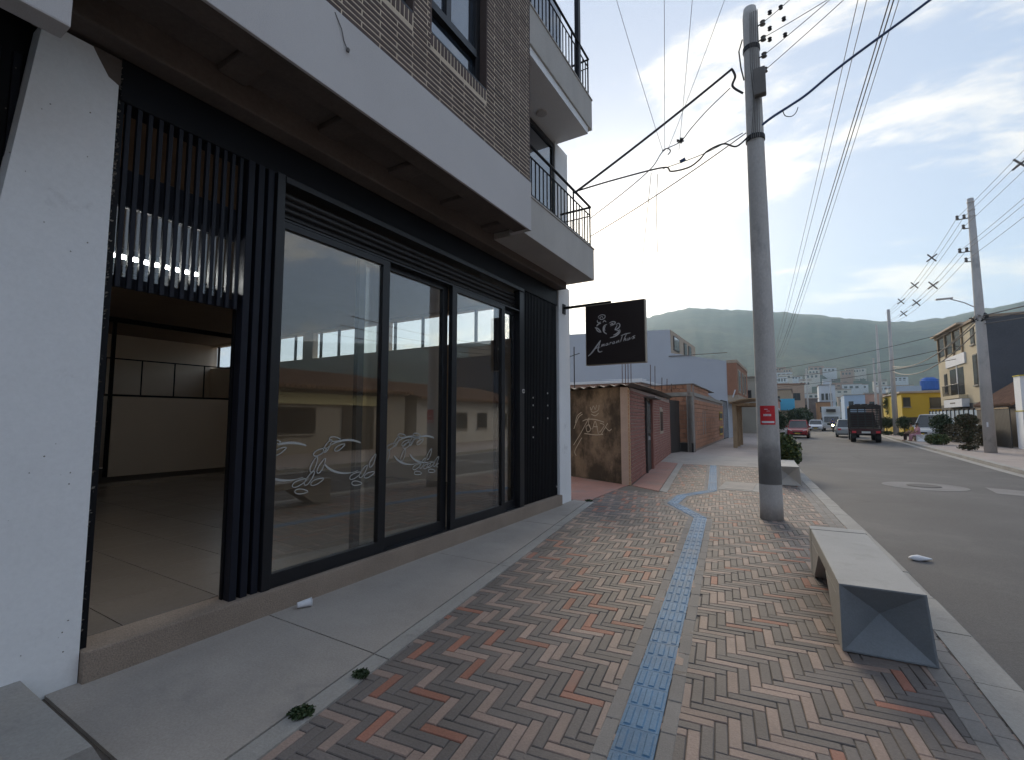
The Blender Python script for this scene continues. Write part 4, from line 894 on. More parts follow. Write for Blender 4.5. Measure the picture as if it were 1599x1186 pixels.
# graffiti strokes on the side wall
gm = MB(); gn = Vector((-Cd.y, Cd.x)); gn = gn if gn.dot(-A) > 0 else -gn
def gp(u, v):  # u,v in a 0..1 frame of the wall
    q = A + Cd * ((1 - u) * 2.2) + gn * .006; return Vector((q.x, q.y, v * 2.38))
def gstroke(pts, w=.012):
    P = sm([gp(*p) for p in pts], 4); vs = []
    for i, p in enumerate(P):
        d = P[min(i + 1, len(P) - 1)] - P[max(i - 1, 0)]; n3 = Vector((gn.x, gn.y, 0)); q = d.cross(n3).normalized() * w; vs += [p + q, p - q]
    gm.add(vs, [(2 * i, 2 * i + 1, 2 * i + 3, 2 * i + 2) for i in range(len(P) - 1)])
for p in ([(.04, .36), (.18, .5), (.34, .68)], [(.34, .68), (.33, .6), (.38, .55)], [(.08, .62), (.12, .7), (.2, .74)], [(.05, .55), (.14, .68), (.22, .72)], [(.36, .80), (.40, .74), (.50, .76), (.52, .82)], [(.36, .80), (.39, .77), (.42, .81), (.45, .77), (.48, .82)], [(.38, .72), (.45, .70), (.51, .73)],
          [(.28, .58), (.30, .52), (.36, .54), (.34, .60), (.28, .58)], [(.40, .55), (.45, .64), (.50, .50)], [(.42, .58), (.49, .58)], [(.53, .62), (.60, .60), (.56, .55), (.52, .52)], [(.55, .50), (.66, .62)], [(.25, .50), (.45, .49), (.58, .50)], [(.2, .45), (.1, .34), (.06, .28), (.09, .24)], [(.22, .64), (.30, .66), (.44, .66), (.60, .63)], [(.62, .58), (.68, .54), (.72, .56)]): gstroke(p)
setp(gm.build('graffiti', m_chalk, h1), kind='stuff')
# gap gate between the two houses
gg = thing('metal_gate', 'dark metal gate between old brick house and orange block house', 'gate', (-4.9, 22.4, 0))
MB().wall((-4.95, 22.2), (-4.75, 23.6), 0, 2.45, .06).build('gate_leaf', m_dkmet, gg); MB().wall((-4.93, 22.2), (-4.90, 22.32), 0, 2.6, .1).build('gate_post', m_dkmet, gg)
# orange block house
F, G = Vector((-4.13, 23.55)), Vector((-4.62, 38.9)); gd = (G - F).normalized(); gnm = Vector((gd.y, -gd.x)); GL = (G - F).length
h2 = thing('block_house', 'unfinished orange clay block house with concrete frame and bare rebar', 'house', (F.x, F.y, 0))
S2 = Vector((-9.5, 25.0)); sd = (F - S2).normalized(); snm = Vector((sd.y, -sd.x))
w2 = MB().wall(F - gnm * .03, G - gnm * .03, 0, 3.22, .2, 0, 2.75).build('front_wall', m_omort, h2)
brickwork(w2, (F.x, F.y, .12), (gd.x, gd.y, 0), (gnm.x, gnm.y, 0), GL, 2.55, .36, .20, .02, .04, [m_oblock], [(0, .32, 0, 4)], 120, name='clay_block')
w3 = MB().wall(S2 - snm * .03, F - snm * .03, 0, 3.22, .2).build('side_wall', m_omort, h2)
SL = (F - S2).length
brickwork(w3, (S2.x, S2.y, .45), (sd.x, sd.y, 0), (snm.x, snm.y, 0), SL, 2.4, .36, .20, .02, .04, [m_oblock], [(SL - .3, SL, 0, 4)], 90, name='clay_block')
brickwork(w3, (S2.x, S2.y, 2.86), (sd.x, sd.y, 0), (snm.x, snm.y, 0), SL, .40, .36, .17, .02, .04, [m_oblock], (), 30, name='clay_block')
brickwork(w2, (F.x, F.y, 2.86), (gd.x, gd.y, 0), (gnm.x, gnm.y, 0), 6.5, .40, .36, .17, .02, .04, [m_oblock], (), 30, name='clay_block')
q0, q1 = F + gnm * .03, G + gnm * .03
MB().wall(q0, q1, 2.68, 2.86, .22).build('ring_beam', m_cbeam, h2); MB().wall(S2 + snm * .03, F + snm * .03, 2.68, 2.86, .22).build('ring_beam', m_cbeam, h2)
MB().wall(F + gnm * .035, F + gnm * .035 + gd * .3, 0, 2.67, .3).build('column', m_cbeam, h2)
MB().wall(S2 + snm * .025, F + snm * .025, 0, .42, .2).build('footing', m_dkmet, h2)
MB().prism([(S2.x, S2.y), (F.x + .08, F.y - .05), (F.x + .05 + gd.x * 9, F.y + gd.y * 9), (S2.x, S2.y + 9)], 3.225, 3.27).build('roof', m_roof, h2)
for u, z0, z1 in ((12.2, 1.6, 1.95), (12.2, .55, .9)):
    MB().wall(F + gd * u + gnm * .05, F + gd * (u + 1.9) + gnm * .05, z0 - .12, z1 + .12, .02).build('yellow_panel', mat('yellow_paint_panel', (.50, .36, .07), .8) if 'yp' not in MATS else MATS['yp'], h2)
    MATS['yp'] = MATS['yellow_paint_panel']
    MB().wall(F + gd * u + gnm * .056, F + gd * (u + 1.9) + gnm * .056, z0, z1, .01).build('grey_slot', m_dkmet, h2)
for u in (3.6, 4.5): MB().wall(F + gd * u + gnm * .012, F + gd * (u + .12) + gnm * .012, .7, 2.0, .01).build('chalk_mark', m_chalk, h2)
for i, (x, yv, D, z0) in enumerate(((970, 510, 22, 2.4), (975, 512, 22, 2.4), (979, 505, 22, 2.4), (984, 530, 22, 2.4), (1015, 570, 24, 2.9), (1022, 572, 24, 2.9), (1033, 590, 24, 2.9), (1041, 592, 24, 2.9), (1048, 598, 24, 2.9))):
    q = at(x, yv, D); MB().tube([(q.x, q.y, z0), (q.x + .02, q.y, q.z)], .018, 5).build('rebar', m_rust, h2)
# blue building with projecting brick storey
m_bbrick = mat('brown_brick_front', (.33, .16, .10), .85, .12, 2, .15, 30)
bb = thing('blue_building', 'tall pale blue party wall building with brown brick upper front', 'building', (-6, 42, 0))
poly = [(-19, 0), (-4.6, 0), (-4.6, 6.25), (-9.0, 7.2), (-9.05, 9.3), (-19, 9.75)]
mbp = MB(); n = len(poly); mbp.add([(x, 42, z) for x, z in poly] + [(x, 54, z) for x, z in poly], [list(range(n)), list(range(2 * n - 1, n - 1, -1))] + [(i, n + i, n + (i + 1) % n, (i + 1) % n) for i in range(n)]); mbp.build('wall', m_blue, bb)
MB().box(-9.06, -9.0, 42.02, 54, 7.2, 9.28).build('upper_front', m_cream, bb)
for y0, y1 in ((43, 45.4), (47.6, 49), (50, 51.4)):
    w = MB().box(-9.0, -8.94, y0, y1, 7.6, 8.9).build('window', m_dkmet, bb); MB().box(-8.94, -8.92, y0 + .15, y1 - .15, 7.7, 8.8).build('pane', m_wglass, w)
MB().box(-9.2, -4.5, 41.9, 41.98, 6.9, 6.95).build('roof_edge', m_roof, bb).rotation_euler = (0, 0, 0)
MB().box(-4.6, -3.85, 41.96, 52, 3.5, 6.05).build('brick_storey', m_bbrick, bb)
MB().box(-4.6, -3.80, 41.94, 52, 6.05, 6.3).build('parapet', m_cream, bb); MB().box(-4.6, -3.80, 42, 52, 2.95, 3.5).build('slab', m_cream, bb)
for y0, y1 in ((42.6, 44.6), (46, 47.4), (48.4, 49.8)):
    w = MB().box(-3.85, -3.80, y0, y1, 3.7, 5.6).build('window', m_cream, bb); MB().box(-3.80, -3.79, y0 + .2, y1 - .2, 3.85, 5.45).build('pane', m_winw, w)
MB().tube([(-4.2, 41.93, 3.3), (-4.0, 41.8, 3.9)], .05).build('vent_pipe', m_paper, bb)
gt = thing('sheet_gate', 'pale blue sheet metal gate beside the block house', 'gate', (-4.7, 40.4, 0))
for k in range(4): MB().box(-4.78, -4.70, 39.0 + k * .74, 39.7 + k * .74, .05, 2.9).build('gate_panel', m_blue, gt)
for k in range(5): MB().box(-4.80, -4.66, 38.96 + k * .74, 39.0 + k * .74, 0, 3.0).build('gate_post', m_dkmet, gt)
# timber shelter
sh = thing('timber_shelter', 'timber bus shelter with curved canopy on the pavement', 'shelter', (-2.3, 29.6, 0))
for x in (-2.80, -1.25):
    for yy in (28.35, 29.9, 31.6): MB().bbox(x - .10, x + .10, yy - .07, yy + .07, 0, 2.45, .01).build('post', m_timber, sh)
cn = []
for yy in (27.9, 32.2): cn.append([(-3.0 + 2.1 * i / 10, yy, 2.46 + .34 * math.sin(math.pi * (.12 + .76 * i / 10)) - .12) for i in range(11)] + [(-.9 - 2.1 * i / 10, yy, 2.40 + .34 * math.sin(math.pi * (.88 - .76 * i / 10)) - .12) for i in range(11)])
MB().loft(cn).build('canopy', m_timber, sh)
MB().box(-2.85, -1.2, 28.3, 28.4, 2.28, 2.42).build('beam', m_timber, sh); MB().box(-2.85, -1.2, 31.55, 31.65, 2.28, 2.42).build('beam', m_timber, sh)
# rooftop bits seen past the white pillar
an = thing('antenna_mast', 'thin antenna mast rising behind the corrugated roof', 'antenna', at(897, 600, 24)); p0 = at(897, 600, 24)
MB().tube([(p0.x, p0.y, 0), (p0.x, p0.y, 5.2)], .03).build('mast', m_dkmet, an); MB().tube([(p0.x - .3, p0.y, 4.7), (p0.x + .3, p0.y, 4.85)], .02).build('crossbar', m_dkmet, an)

# ---------------------------------------------------------------- generic houses
PAL = {}
def pmat(col, rough=.85):
    k = tuple(round(c, 3) for c in col)
    if k not in PAL: PAL[k] = mat('painted_wall', col, rough, .08, .6, .06, 15)
    return PAL[k]
def house(label, x0, x1, y0, y1, h, col, wins=(), roof=None, doors=(), base=None, name='house', cat='house', gable=None):
    """wins: (face, u0, u1, z0, z1) with face 'S' (facing -y) or 'W' (facing -x) or 'E'"""
    t = thing(name, label, cat, ((x0 + x1) / 2, (y0 + y1) / 2, 0))
    MB().box(x0, x1, y0, y1, -.1, h).build('wall', pmat(col), t)
    MB().bbox(x0 - .15, x1 + .15, y0 - .15, y1 + .15, h, h + .18, .02).build('roof' if gable is None else 'eaves', pmat(roof or (.22, .19, .17)), t)
    def pane(face, u0, u1, z0, z1, o):
        if face == 'S': return (u0, u1, y0 - o, y0 + .05, z0, z1)
        if face == 'W': return (x0 - o, x0 + .05, u0, u1, z0, z1)
        return (x1 - .05, x1 + o, u0, u1, z0, z1)
    for w in wins:
        o = MB().box(*pane(*w, .04)).build('window', m_dkmet, t); f, u0, u1, z0, z1 = w
        if u1 - u0 > .9:
            um = (u0 + u1) / 2; MB().box(*pane(f, u0 + .07, um - .03, z0 + .07, z1 - .07, .055)).build('pane', m_winw, o); MB().box(*pane(f, um + .03, u1 - .07, z0 + .07, z1 - .07, .055)).build('pane', m_winw, o)
        else: MB().box(*pane(f, u0 + .07, u1 - .07, z0 + .07, z1 - .07, .055)).build('pane', m_winw, o)
        MB().box(*pane(f, u0 - .06, u1 + .06, z0 - .08, z0 - .002, .10)).build('sill', m_cbeam, o)
    for d in doors: MB().box(*pane(*d, .05)).build('door', m_dkmet, t)
    return t
def tiled_roof(t, x0, x1, y0, y1, z0, z1, axis='y'):
    """gabled roof with rows of barrel tiles, ridge along axis y (slopes face x)"""
    xm = (x0 + x1) / 2
    MB().add([(x0, y0, z0), (xm, y0, z1), (x1, y0, z0), (x0, y1, z0), (xm, y1, z1), (x1, y1, z0)], [(0, 2, 1), (3, 4, 5), (0, 1, 4, 3), (1, 2, 5, 4), (0, 3, 5, 2)]).build('roof_deck', m_dkmet, t)
    n = int((y1 - y0) / .26); rowm = MB()
    for i in range(n):
        yy = y0 + .13 + i * .26
        for a, b in (((x0 - .2, z0 - .08), (xm, z1)), ((x1 + .2, z0 - .08), (xm, z1))):
            MB().tube([(a[0], yy, a[1] + .05), ((a[0] + b[0]) / 2, yy + .01, (a[1] + b[1]) / 2 + .06), (b[0], yy, b[1] + .05)], [.11, .105, .10], 6).build('tile_row', MATS['clay_tile'], t)
mat('clay_tile', (.25, .145, .095), .9, .25, 3, .2, 30, .2)
# right-hand side, seen directly
cr = house('cream three-storey house with balcony and roof terrace', 11.0, 19, 43.0, 54, 8.3, (.60, .50, .34), [('W', 44.0, 44.9, 3.9, 6.0), ('W', 51.6, 52.4, 3.7, 5.2), ('W', 44.2, 45.0, 6.7, 7.9)], (.35, .27, .2), [('W', 43.3, 53.8, .2, 2.7)])
MB().box(10.99, 11.05, 47.2, 50.8, 3.4, 5.4).build('balcony_opening', m_winw, cr); MB().box(10.5, 11.0, 46.6, 51.2, 3.1, 3.35).build('balcony_slab', pmat((.60, .50, .34)), cr)
for k in range(16): MB().tube([(10.55, 46.7 + k * .29, 3.35), (10.55, 46.7 + k * .29, 4.15)], .02, 5).build('baluster', m_dkmet, cr)
MB().tube([(10.55, 46.6, 4.17), (10.55, 51.2, 4.17)], .03).build('balcony_rail', m_dkmet, cr)
MB().box(10.96, 11.0, 48.7, 48.9, 3.35, 5.6).build('balcony_column', m_paper, cr)
MB().box(10.9, 11.0, 46.4, 51.4, 5.6, 6.4).build('white_band', m_paper, cr)
MB().box(10.98, 11.05, 46.8, 53.4, 6.7, 8.25).build('terrace_opening', m_winw, cr)
for k in range(4): MB().box(10.9, 11.0, 46.8 + k * 2.2, 47.0 + k * 2.2, 6.4, 8.3).build('terrace_column', m_timber, cr)
MB().wall((10.6, 54.2), (10.6, 46.4), 8.49, 8.62, 1.6).build('terrace_roof', pmat((.5, .4, .3)), cr)
sgn = MB().box(10.55, 10.98, 46.2, 51.0, 2.45, 3.05).build('shop_sign', m_paper, cr); MB().box(10.53, 10.549, 47.9, 49.2, 2.72, 2.80).build('sign_line', m_dkmet, sgn)
MB().box(18.0, 24, 42.9, 54, 8.48, 9.6).build('rear_storey', pmat((.5, .42, .33)), cr)
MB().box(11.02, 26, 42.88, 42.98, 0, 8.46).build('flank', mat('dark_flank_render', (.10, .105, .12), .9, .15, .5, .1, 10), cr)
yl = house('yellow two-storey house with a flat roof', 8.95, 15, 58, 70, 4.0, (.56, .40, .05), [('S', 9.05, 9.6, 2.7, 3.6), ('S', 11.0, 13.2, 2.55, 3.55)], (.42, .36, .3), [('S', 9.3, 10.5, 0, 1.7)])
MB().box(9.2, 11.2, 62, 63.6, 4.18, 4.9).build('water_tank', pmat((.4, .5, .62)), yl)
tk = thing('roof_tank', 'blue water tank on a roof behind the yellow house', 'water tank', (14.5, 76, 5)); MB().lathe([(.8, 5.0), (.9, 5.2), (.9, 6.2), (.5, 6.5)], 14.5, 76, 16).build('tank', pmat((.05, .14, .45)), tk); MB().box(13, 17, 74.5, 79, 0, 5.0).build('tank_stand', m_cbeam, tk)
fn = thing('panel_fence', 'pale blue panel fence with dark posts in front of the cream house', 'fence', (10.1, 46, 0))
for k in range(12): MB().box(10.05, 10.10, 40.6 + k * 1.05, 41.6 + k * 1.05, .3, 2.15).build('panel', pmat((.42, .50, .56)), fn); MB().box(10.0, 10.12, 41.6 + k * 1.05, 41.65 + k * 1.05, 0, 2.25).build('post', m_dkmet, fn)
th = house('low house with a clay tiled gable roof behind dark gates', 10.7, 14.2, 36.6, 42.6, 2.2, (.30, .25, .2), ()); tiled_roof(th, 10.5, 14.4, 36.4, 42.8, 2.4, 3.95)
gf = thing('board_fence', 'dark board gate fence beside the lamp pole', 'fence', (10, 38, 0))
for k in range(26): MB().box(9.9, 9.95, 35.3 + k * .2, 35.48 + k * .2, .02, 2.1 + .06 * (k % 3)).build('board', m_dkmet, gf)
MB().box(9.86, 9.9, 35.3, 40.5, 2.12, 2.2).build('rail', m_timber, gf)
wp = thing('gate_pillar', 'white gate pillar with meter box and yellow trim', 'pillar', (10.55, 34.8, 0)); MB().box(10.12, 11.1, 34.3, 35.2, 0, 1.95).build('shaft', m_white, wp); MB().box(10.25, 10.45, 34.28, 34.31, 1.05, 1.75).build('meter_box', m_fasc, wp)
MB().box(10.14, 11.2, 34.35, 35.2, 2.0, 3.75).build('upper_block', m_white, wp); MB().box(10.10, 11.22, 34.30, 35.2, 1.95, 2.0).build('yellow_trim', pmat((.55, .45, .05)), wp); MB().box(10.10, 11.22, 34.30, 35.2, 3.75, 3.80).build('yellow_trim', pmat((.55, .45, .05)), wp)
bx = thing('meter_post', 'slim white post between topiary and lamp pole', 'post', (8.9, 34.6, 0)); MB().bbox(8.8, 9.05, 34.5, 34.7, 0, 1.15, .02).build('post', m_white, bx); MB().box(8.85, 8.95, 34.48, 34.5, .35, .6).build('mark', m_dkmet, bx)
# opposite side, seen in the glass
o1 = house('low white house with clay tiled roof opposite the shop', 11.5, 20, 21, 33, 2.7, (.55, .52, .47), [('W', 22.2, 23.4, .9, 2.0), ('W', 24.6, 25.8, .9, 2.0), ('W', 27, 28.2, .9, 2.0), ('W', 30, 31.2, .9, 2.0)]); tiled_roof(o1, 11.0, 20.5, 20.6, 33.4, 2.85, 4.0)
o2 = house('low shop with a pale sign band opposite the shopfront', 11.5, 20, 10, 20, 2.9, (.40, .36, .30), [('W', 11, 14, .9, 2.1)], None, [('W', 15.5, 17.5, 0, 2.2)]); tiled_roof(o2, 11.0, 20.5, 9.6, 20.2, 3.05, 4.1)
MB().box(11.35, 11.5, 11, 18, 2.25, 2.75).build('sign_band', pmat((.62, .55, .30)), o2)
house('grey house opposite at the near end of the street', 11.5, 20, -3, 9, 5.4, (.42, .41, .39), [('W', -1, 1, 3.2, 4.6), ('W', 4, 6, 3.2, 4.6)], None, [('W', 1.5, 3.5, 0, 2.3)])
house('tall brick house opposite behind the camera', 11.5, 20, -18, -4, 6.2, (.32, .17, .11), [('W', -15, -13, 3.4, 4.9), ('W', -9, -7, 3.4, 4.9)])
# far end of the street
house('grey two-storey house with a pitched white edge beyond the shelter', -9, -2.7, 56, 66, 5.8, (.38, .36, .31), [('S', -4.6, -3.8, 3.6, 4.6), ('S', -7, -6, 3.6, 4.6)])
aw = house('dark storefront with pale blue awning beyond the shelter', -8, -3.4, 67, 77, 3.4, (.12, .11, .11), [('E', 68, 70, .6, 2.3)]); MB().wall((-3.4, 67), (-3.4, 77), 2.75, 2.95, -1.7).build('awning', pmat((.45, .52, .58)), aw)
sg2 = house('low shop with striped signs and reddish wall beyond the storefront', -9, -1.9, 80, 92, 4.4, (.33, .19, .14), [('S', -4, -2.6, 2.2, 3.4)]); MB().box(-3.6, -1.7, 79.7, 79.9, 3.0, 4.0).build('sign', pmat((.55, .32, .26)), sg2)
bs = house('tan house with a bright blue sign down the street', -8, -.2, 95, 110, 6.6, (.40, .31, .22), [('S', -3.5, -2, 4, 5.5), ('S', -6, -4.6, 4, 5.5)]); MB().box(-2.2, .2, 94.5, 94.8, 3.0, 5.0).build('sign', pmat((.10, .42, .62)), bs)
house('long tan house with rooftop tanks down the street', -6, 2.2, 122, 135, 9.2, (.40, .30, .23), [('S', -3, -1.6, 5.6, 7.2), ('S', 0, 1.4, 5.6, 7.2)], (.26, .13, .09))
house('dark grey walled house down the street', 1.0, 5.2, 138, 150, 6.4, (.17, .16, .16), [('S', 2, 3.2, 3.6, 5)])
tw = house('white narrow tower house down the street', 6.0, 9.6, 150, 160, 10.4, (.58, .62, .66), [('S', 6.5, 7.1, 6.5, 8.2), ('S', 7.4, 8.0, 6.5, 8.2), ('S', 8.3, 8.9, 6.5, 8.2)]); MB().box(7, 9, 151, 153, 10.6, 11.8).build('stair_head', pmat((.58, .62, .66)), tw)
house('orange brick house left of the white tower', 4.6, 7.6, 128, 134, 5.2, (.46, .26, .14), [('S', 5.2, 6.4, 3, 4.2)])
house('pale blue house far down the street', 13, 18, 170, 182, 8.4, (.36, .46, .58), [('S', 14, 15.2, 5, 6.6)])
house('salmon house at the far end of the street', 18.6, 24, 176, 186, 8.8, (.52, .30, .22), [('S', 19.6, 20.8, 5, 6.6)])
house('flat white-roofed house behind the old house', -16, -8.4, 30, 36, 3.9, (.42, .27, .22), (), (.7, .7, .7))
house('salmon house with a small gable behind the corrugated roof', -27, -17.2, 52, 60, 6.8, (.45, .28, .22), [('S', -20, -18.6, 4.6, 6)])
r5 = random.Random(21)
for k in range(44):
    azd = r5.uniform(-2.5, 9); az = R(azd); D = r5.uniform(470, 760); w = r5.uniform(9, 18); x, yv = math.sin(az) * D, math.cos(az) * D; hh = r5.uniform(5, 10); zb = max(0, hill_z(azd, D) + 4)
    t = thing('distant_house', 'tiny distant house in the town below the hill', 'house', (x, yv, zb), 0, 'distant town houses')
    MB().box(x - w / 2, x + w / 2, yv, yv + w, zb - 18, zb + hh).build('wall', pmat(r5.choice([(.42, .3, .22), (.6, .56, .5), (.38, .24, .19), (.58, .6, .62)])), t)
    for i in range(3): MB().box(x - w * .4 + i * w * .28, x - w * .4 + i * w * .28 + w * .16, yv - .1, yv + .1, zb + hh * .5, zb + hh * .78).build('window', m_winw, t)
    MB().box(x - w / 2 - .3, x + w / 2 + .3, yv - .3, yv + w + .3, zb + hh, zb + hh + .5).build('roof', pmat((.30, .18, .13)), t)

# ---------------------------------------------------------------- vehicles (local +y is forward)
def paint(name, col): return mat(name, col, .25, .03, 1, .02, 20, spec=.6)
def wheel(t, x, y, r, w=.2):
    o = MB().tube([(x - w / 2, y, r), (x - w * .4, y, r), (x + w * .4, y, r), (x + w / 2, y, r)], [r * .9, r, r, r * .9], 18).build('wheel', m_tyre, t, local=True)
    s = 1 if x > 0 else -1
    MB().tube([(x + s * w * .47, y, r), (x + s * (w / 2 + .012), y, r)], r * .6, 14).build('rim', m_rim, o, local=True)
def sect(y, w, z0, zb, zt, k=.92):
    return [(-w * .94, y, z0), (w * .94, y, z0), (w, y, z0 + (zb - z0) * .45), (w, y, zb), (w * k, y, zt), (-w * k, y, zt), (-w, y, zb), (-w, y, z0 + (zb - z0) * .45)]
def car(label, loc, rz, col, L=4.2, W=.84, H=1.48, cat='car', name='car', van=False):
    t = thing(name, label, cat, loc, rz); pm_ = paint(name + '_paint', col); h = L / 2
    st = [(-h, .86, .38, .62, .74), (-h + .12, .95, .24, .72, .92), (-h + .9, 1., .2, .76, .95), (0, 1., .2, .76, .93), (h - 1.15, 1., .2, .74, .92), (h - .45, .97, .22, .66, .82), (h - .1, .9, .26, .58, .70), (h, .80, .34, .5, .58)]
    MB().loft([sect(y, W * k, a, b, c) for y, k, a, b, c in st]).build('body', pm_, t, local=True, smooth=False)
    r0, r1 = (-h + .1, -h + .5) if van else (-h + .35, -h + .95); f1, f0 = (h - 1.75, h - 1.02)
    MB().loft([[(-W * .9, r0, .90), (W * .9, r0, .90), (W * .72, r1, H - .03), (-W * .72, r1, H - .03)], [(-W * .93, -.2, .92), (W * .93, -.2, .92), (W * .75, -.2, H - .01), (-W * .75, -.2, H - .01)], [(-W * .93, f1, .92), (W * .93, f1, .92), (W * .73, f1, H - .03), (-W * .73, f1, H - .03)], [(-W * .88, f0, .88), (W * .88, f0, .88), (W * .86, f0 - .02, .90), (-W * .86, f0 - .02, .90)]]).build('window_glass', m_cglass, t, local=True)
    MB().loft([[(-W * .73, r1 - .06, H - .05), (W * .73, r1 - .06, H - .05), (W * .66, r1, H - .005), (-W * .66, r1, H - .005)], [(-W * .78, -.2, H - .04), (W * .78, -.2, H - .04), (W * .68, -.2, H + .02), (-W * .68, -.2, H + .02)], [(-W * .75, f1 + .06, H - .06), (W * .75, f1 + .06, H - .06), (W * .66, f1, H - .005), (-W * .66, f1, H - .005)]]).build('roof', pm_, t, local=True)
    for s in (-1, 1):
        MB().tube([(s * W * .745, f1, H - .03), (s * W * .89, f0, .90)], .03, 6).build('pillar', pm_, t, local=True)
        MB().tube([(s * W * .745, r1, H - .03), (s * W * .91, r0, .92)], .045, 6).build('pillar', pm_, t, local=True)
        MB().tube([(s * W * .76, -.2, H - .02), (s * W * .935, -.2, .92)], .035, 6).build('pillar', pm_, t, local=True)
        MB().bbox(min(s * W * .99, s * W * 1.17), max(s * W * .99, s * W * 1.17), f0 - .28, f0 - .16, .92, 1.05, .03).build('mirror', pm_, t, local=True)
        MB().loft([[(s * W * .48, h - .13, .60), (s * W * .86, h - .24, .63), (s * W * .86, h - .24, .75), (s * W * .52, h - .13, .71)], [(s * W * .48, h - .02, .57), (s * W * .83, h - .09, .60), (s * W * .82, h - .13, .73), (s * W * .52, h - .06, .68)]]).build('headlight', m_chrome, t, local=True)
        MB().box(min(s * W * .55, s * W * .84), max(s * W * .55, s * W * .84), -h - .01, -h + .1, .66, .80).build('tail_light', m_red, t, local=True)
        for y in (-h + .78, h - .80): wheel(t, s * (W - .08), y, .31)
    MB().box(-W * .42, W * .42, h - .05, h + .012, .44, .56).build('grille', m_tyre, t, local=True)
    MB().box(-W * .7, W * .7, h - .1, h + .006, .24, .34).build('bumper_intake', m_tyre, t, local=True)
    MB().box(-.2, .2, h, h + .03, .37, .47).build('number_plate', pmat((.60, .42, .06)), t, local=True)
    return t
car('dark red hatchback coming up the street beside the kerb', (.30, 49.5, -.12), R(177), (.30, .012, .02), 4.1, .82, 1.55)
car('white saloon car behind the red hatchback', (2.55, 77, -.12), R(176), (.62, .64, .68), 4.4, .84, 1.5)
car('white parked van behind the people on the bench', (9.3, 48.5, 0), R(150), (.60, .61, .62), 4.3, .88, 1.9, 'van', 'parked_van', True)
car('silver car mostly hidden beside the stake truck', (4.15, 53.5, -.12), R(-3), (.40, .42, .42), 4.3, .84, 1.62)
# white box truck
bt = thing('box_truck', 'white box truck facing up the street behind the white car', 'truck', (4.5, 80, -.12), R(177)); pw = paint('truck_white', (.62, .66, .68))
MB().loft([[(-.95, .9, .5), (.95, .9, .5), (.95, .9, 2.1), (-.95, .9, 2.1)], [(-.97, 2.3, .45), (.97, 2.3, .45), (.92, 1.9, 2.1), (-.92, 1.9, 2.1)]]).build('cab', pw, bt, local=True)
MB().loft([[(-.84, 2.235, 1.25), (.84, 2.235, 1.25), (.82, 1.98, 1.98), (-.82, 1.98, 1.98)], [(-.84, 2.26, 1.25), (.84, 2.26, 1.25), (.82, 2.0, 1.98), (-.82, 2.0, 1.98)]]).build('windscreen', m_cglass, bt, local=True)
MB().bbox(-1.1, 1.1, -4.2, .85, .75, 3.35, .04).build('cargo_box', pw, bt, local=True); MB().box(-.55, .55, .86, 1.5, 2.6, 3.0).build('cooling_unit', m_dkmet, bt, local=True)
MB().box(-.9, .9, 2.28, 2.40, .38, .66).build('bumper', m_fasc, bt, local=True); MB().box(-.5, .5, 2.27, 2.32, .8, 1.05).build('grille', m_tyre, bt, local=True)
for s in (-1, 1):
    MB().box(min(s * .58, s * .88), max(s * .58, s * .88), 2.26, 2.33, .74, .94).build('headlight', m_chrome, bt, local=True); MB().bbox(min(s * 1.02, s * 1.16), max(s * 1.02, s * 1.16), 2.0, 2.1, 1.35, 1.8, .02).build('mirror', m_tyre, bt, local=True)
    for y in (1.5, -2.8): wheel(bt, s * .85, y, .4, .26)
# stake-bed truck seen from behind
tr = thing('stake_truck', 'dark stake-bed truck driving away with slatted wooden tailgate', 'truck', (4.32, 41.4, -.12), R(-3)); m_stk = mat('dark_stake_timber', (.030, .024, .022), .6, .2, 4, .1, 30); m_mar = paint('maroon_paint', (.06, .016, .016))
MB().box(-.88, .88, .02, 4.0, .92, 1.02).build('bed', m_stk, tr, local=True); MB().box(-.88, .88, -.02, .04, .62, .98).build('rear_beam', m_mar, tr, local=True)
for i in range(12):
    z = 1.06 + i * .118; MB().box(-.83, .83, .0, .035, z, z + .072).build('tailgate_slat', m_stk, tr, local=True)
    for s in (-1, 1): MB().box(s * .87 - .02, s * .87 + .02, .05, 3.9, z, z + .075).build('side_slat', m_stk, tr, local=True)
for x in (-.86, -.42, .0, .42, .86): MB().box(x - .03, x + .03, -.03, .0, .98, 2.5).build('tailgate_post', m_stk, tr, local=True)
for s in (-1, 1):
    for y in (.06, 1.3, 2.6, 3.9): MB().box(s * .90 - .02, s * .90 + .02, y, y + .08, .95, 2.5).build('side_post', m_stk, tr, local=True)
MB().loft([[(-.92, y, 2.46), (.92, y, 2.46), (.90, y, 2.62), (.6, y, 2.74), (-.6, y, 2.74), (-.90, y, 2.62)] for y in (-.04, 4.0)]).build('tarpaulin_roof', m_stk, tr, local=True)
MB().loft([[(-.88, y, .6), (.88, y, .6), (.88, y, 1.3), (k, y, z), (-k, y, z), (-.88, y, 1.3)] for y, k, z in ((4.1, .78, 2.15), (5.2, .78, 2.15), (5.9, .8, 1.4))]).build('cab', m_mar, tr, local=True)
for s in (-1, 1):
    MB().box(s * .68 - .12, s * .68 + .12, -.03, .0, .68, .82).build('tail_light', m_red, tr, local=True); MB().box(s * .66 - .14, s * .66 + .14, .1, .13, .35, .62).build('mud_flap', m_tyre, tr, local=True)
    for y in (.85, 4.9): wheel(tr, s * .72, y, .38, .32)
MB().box(-.25, .25, -.05, -.03, .66, .80).build('number_plate', pmat((.62, .62, .58)), tr, local=True); MB().box(-.5, .5, .2, 5.4, .5, .6).build('chassis', m_tyre, tr, local=True)
for x in (-.6, -.2, .2, .6): MB().lathe([(.03, 2.68), (.03, 2.72)], x, -.05, 8).build('marker_light', m_chrome, tr, local=True)

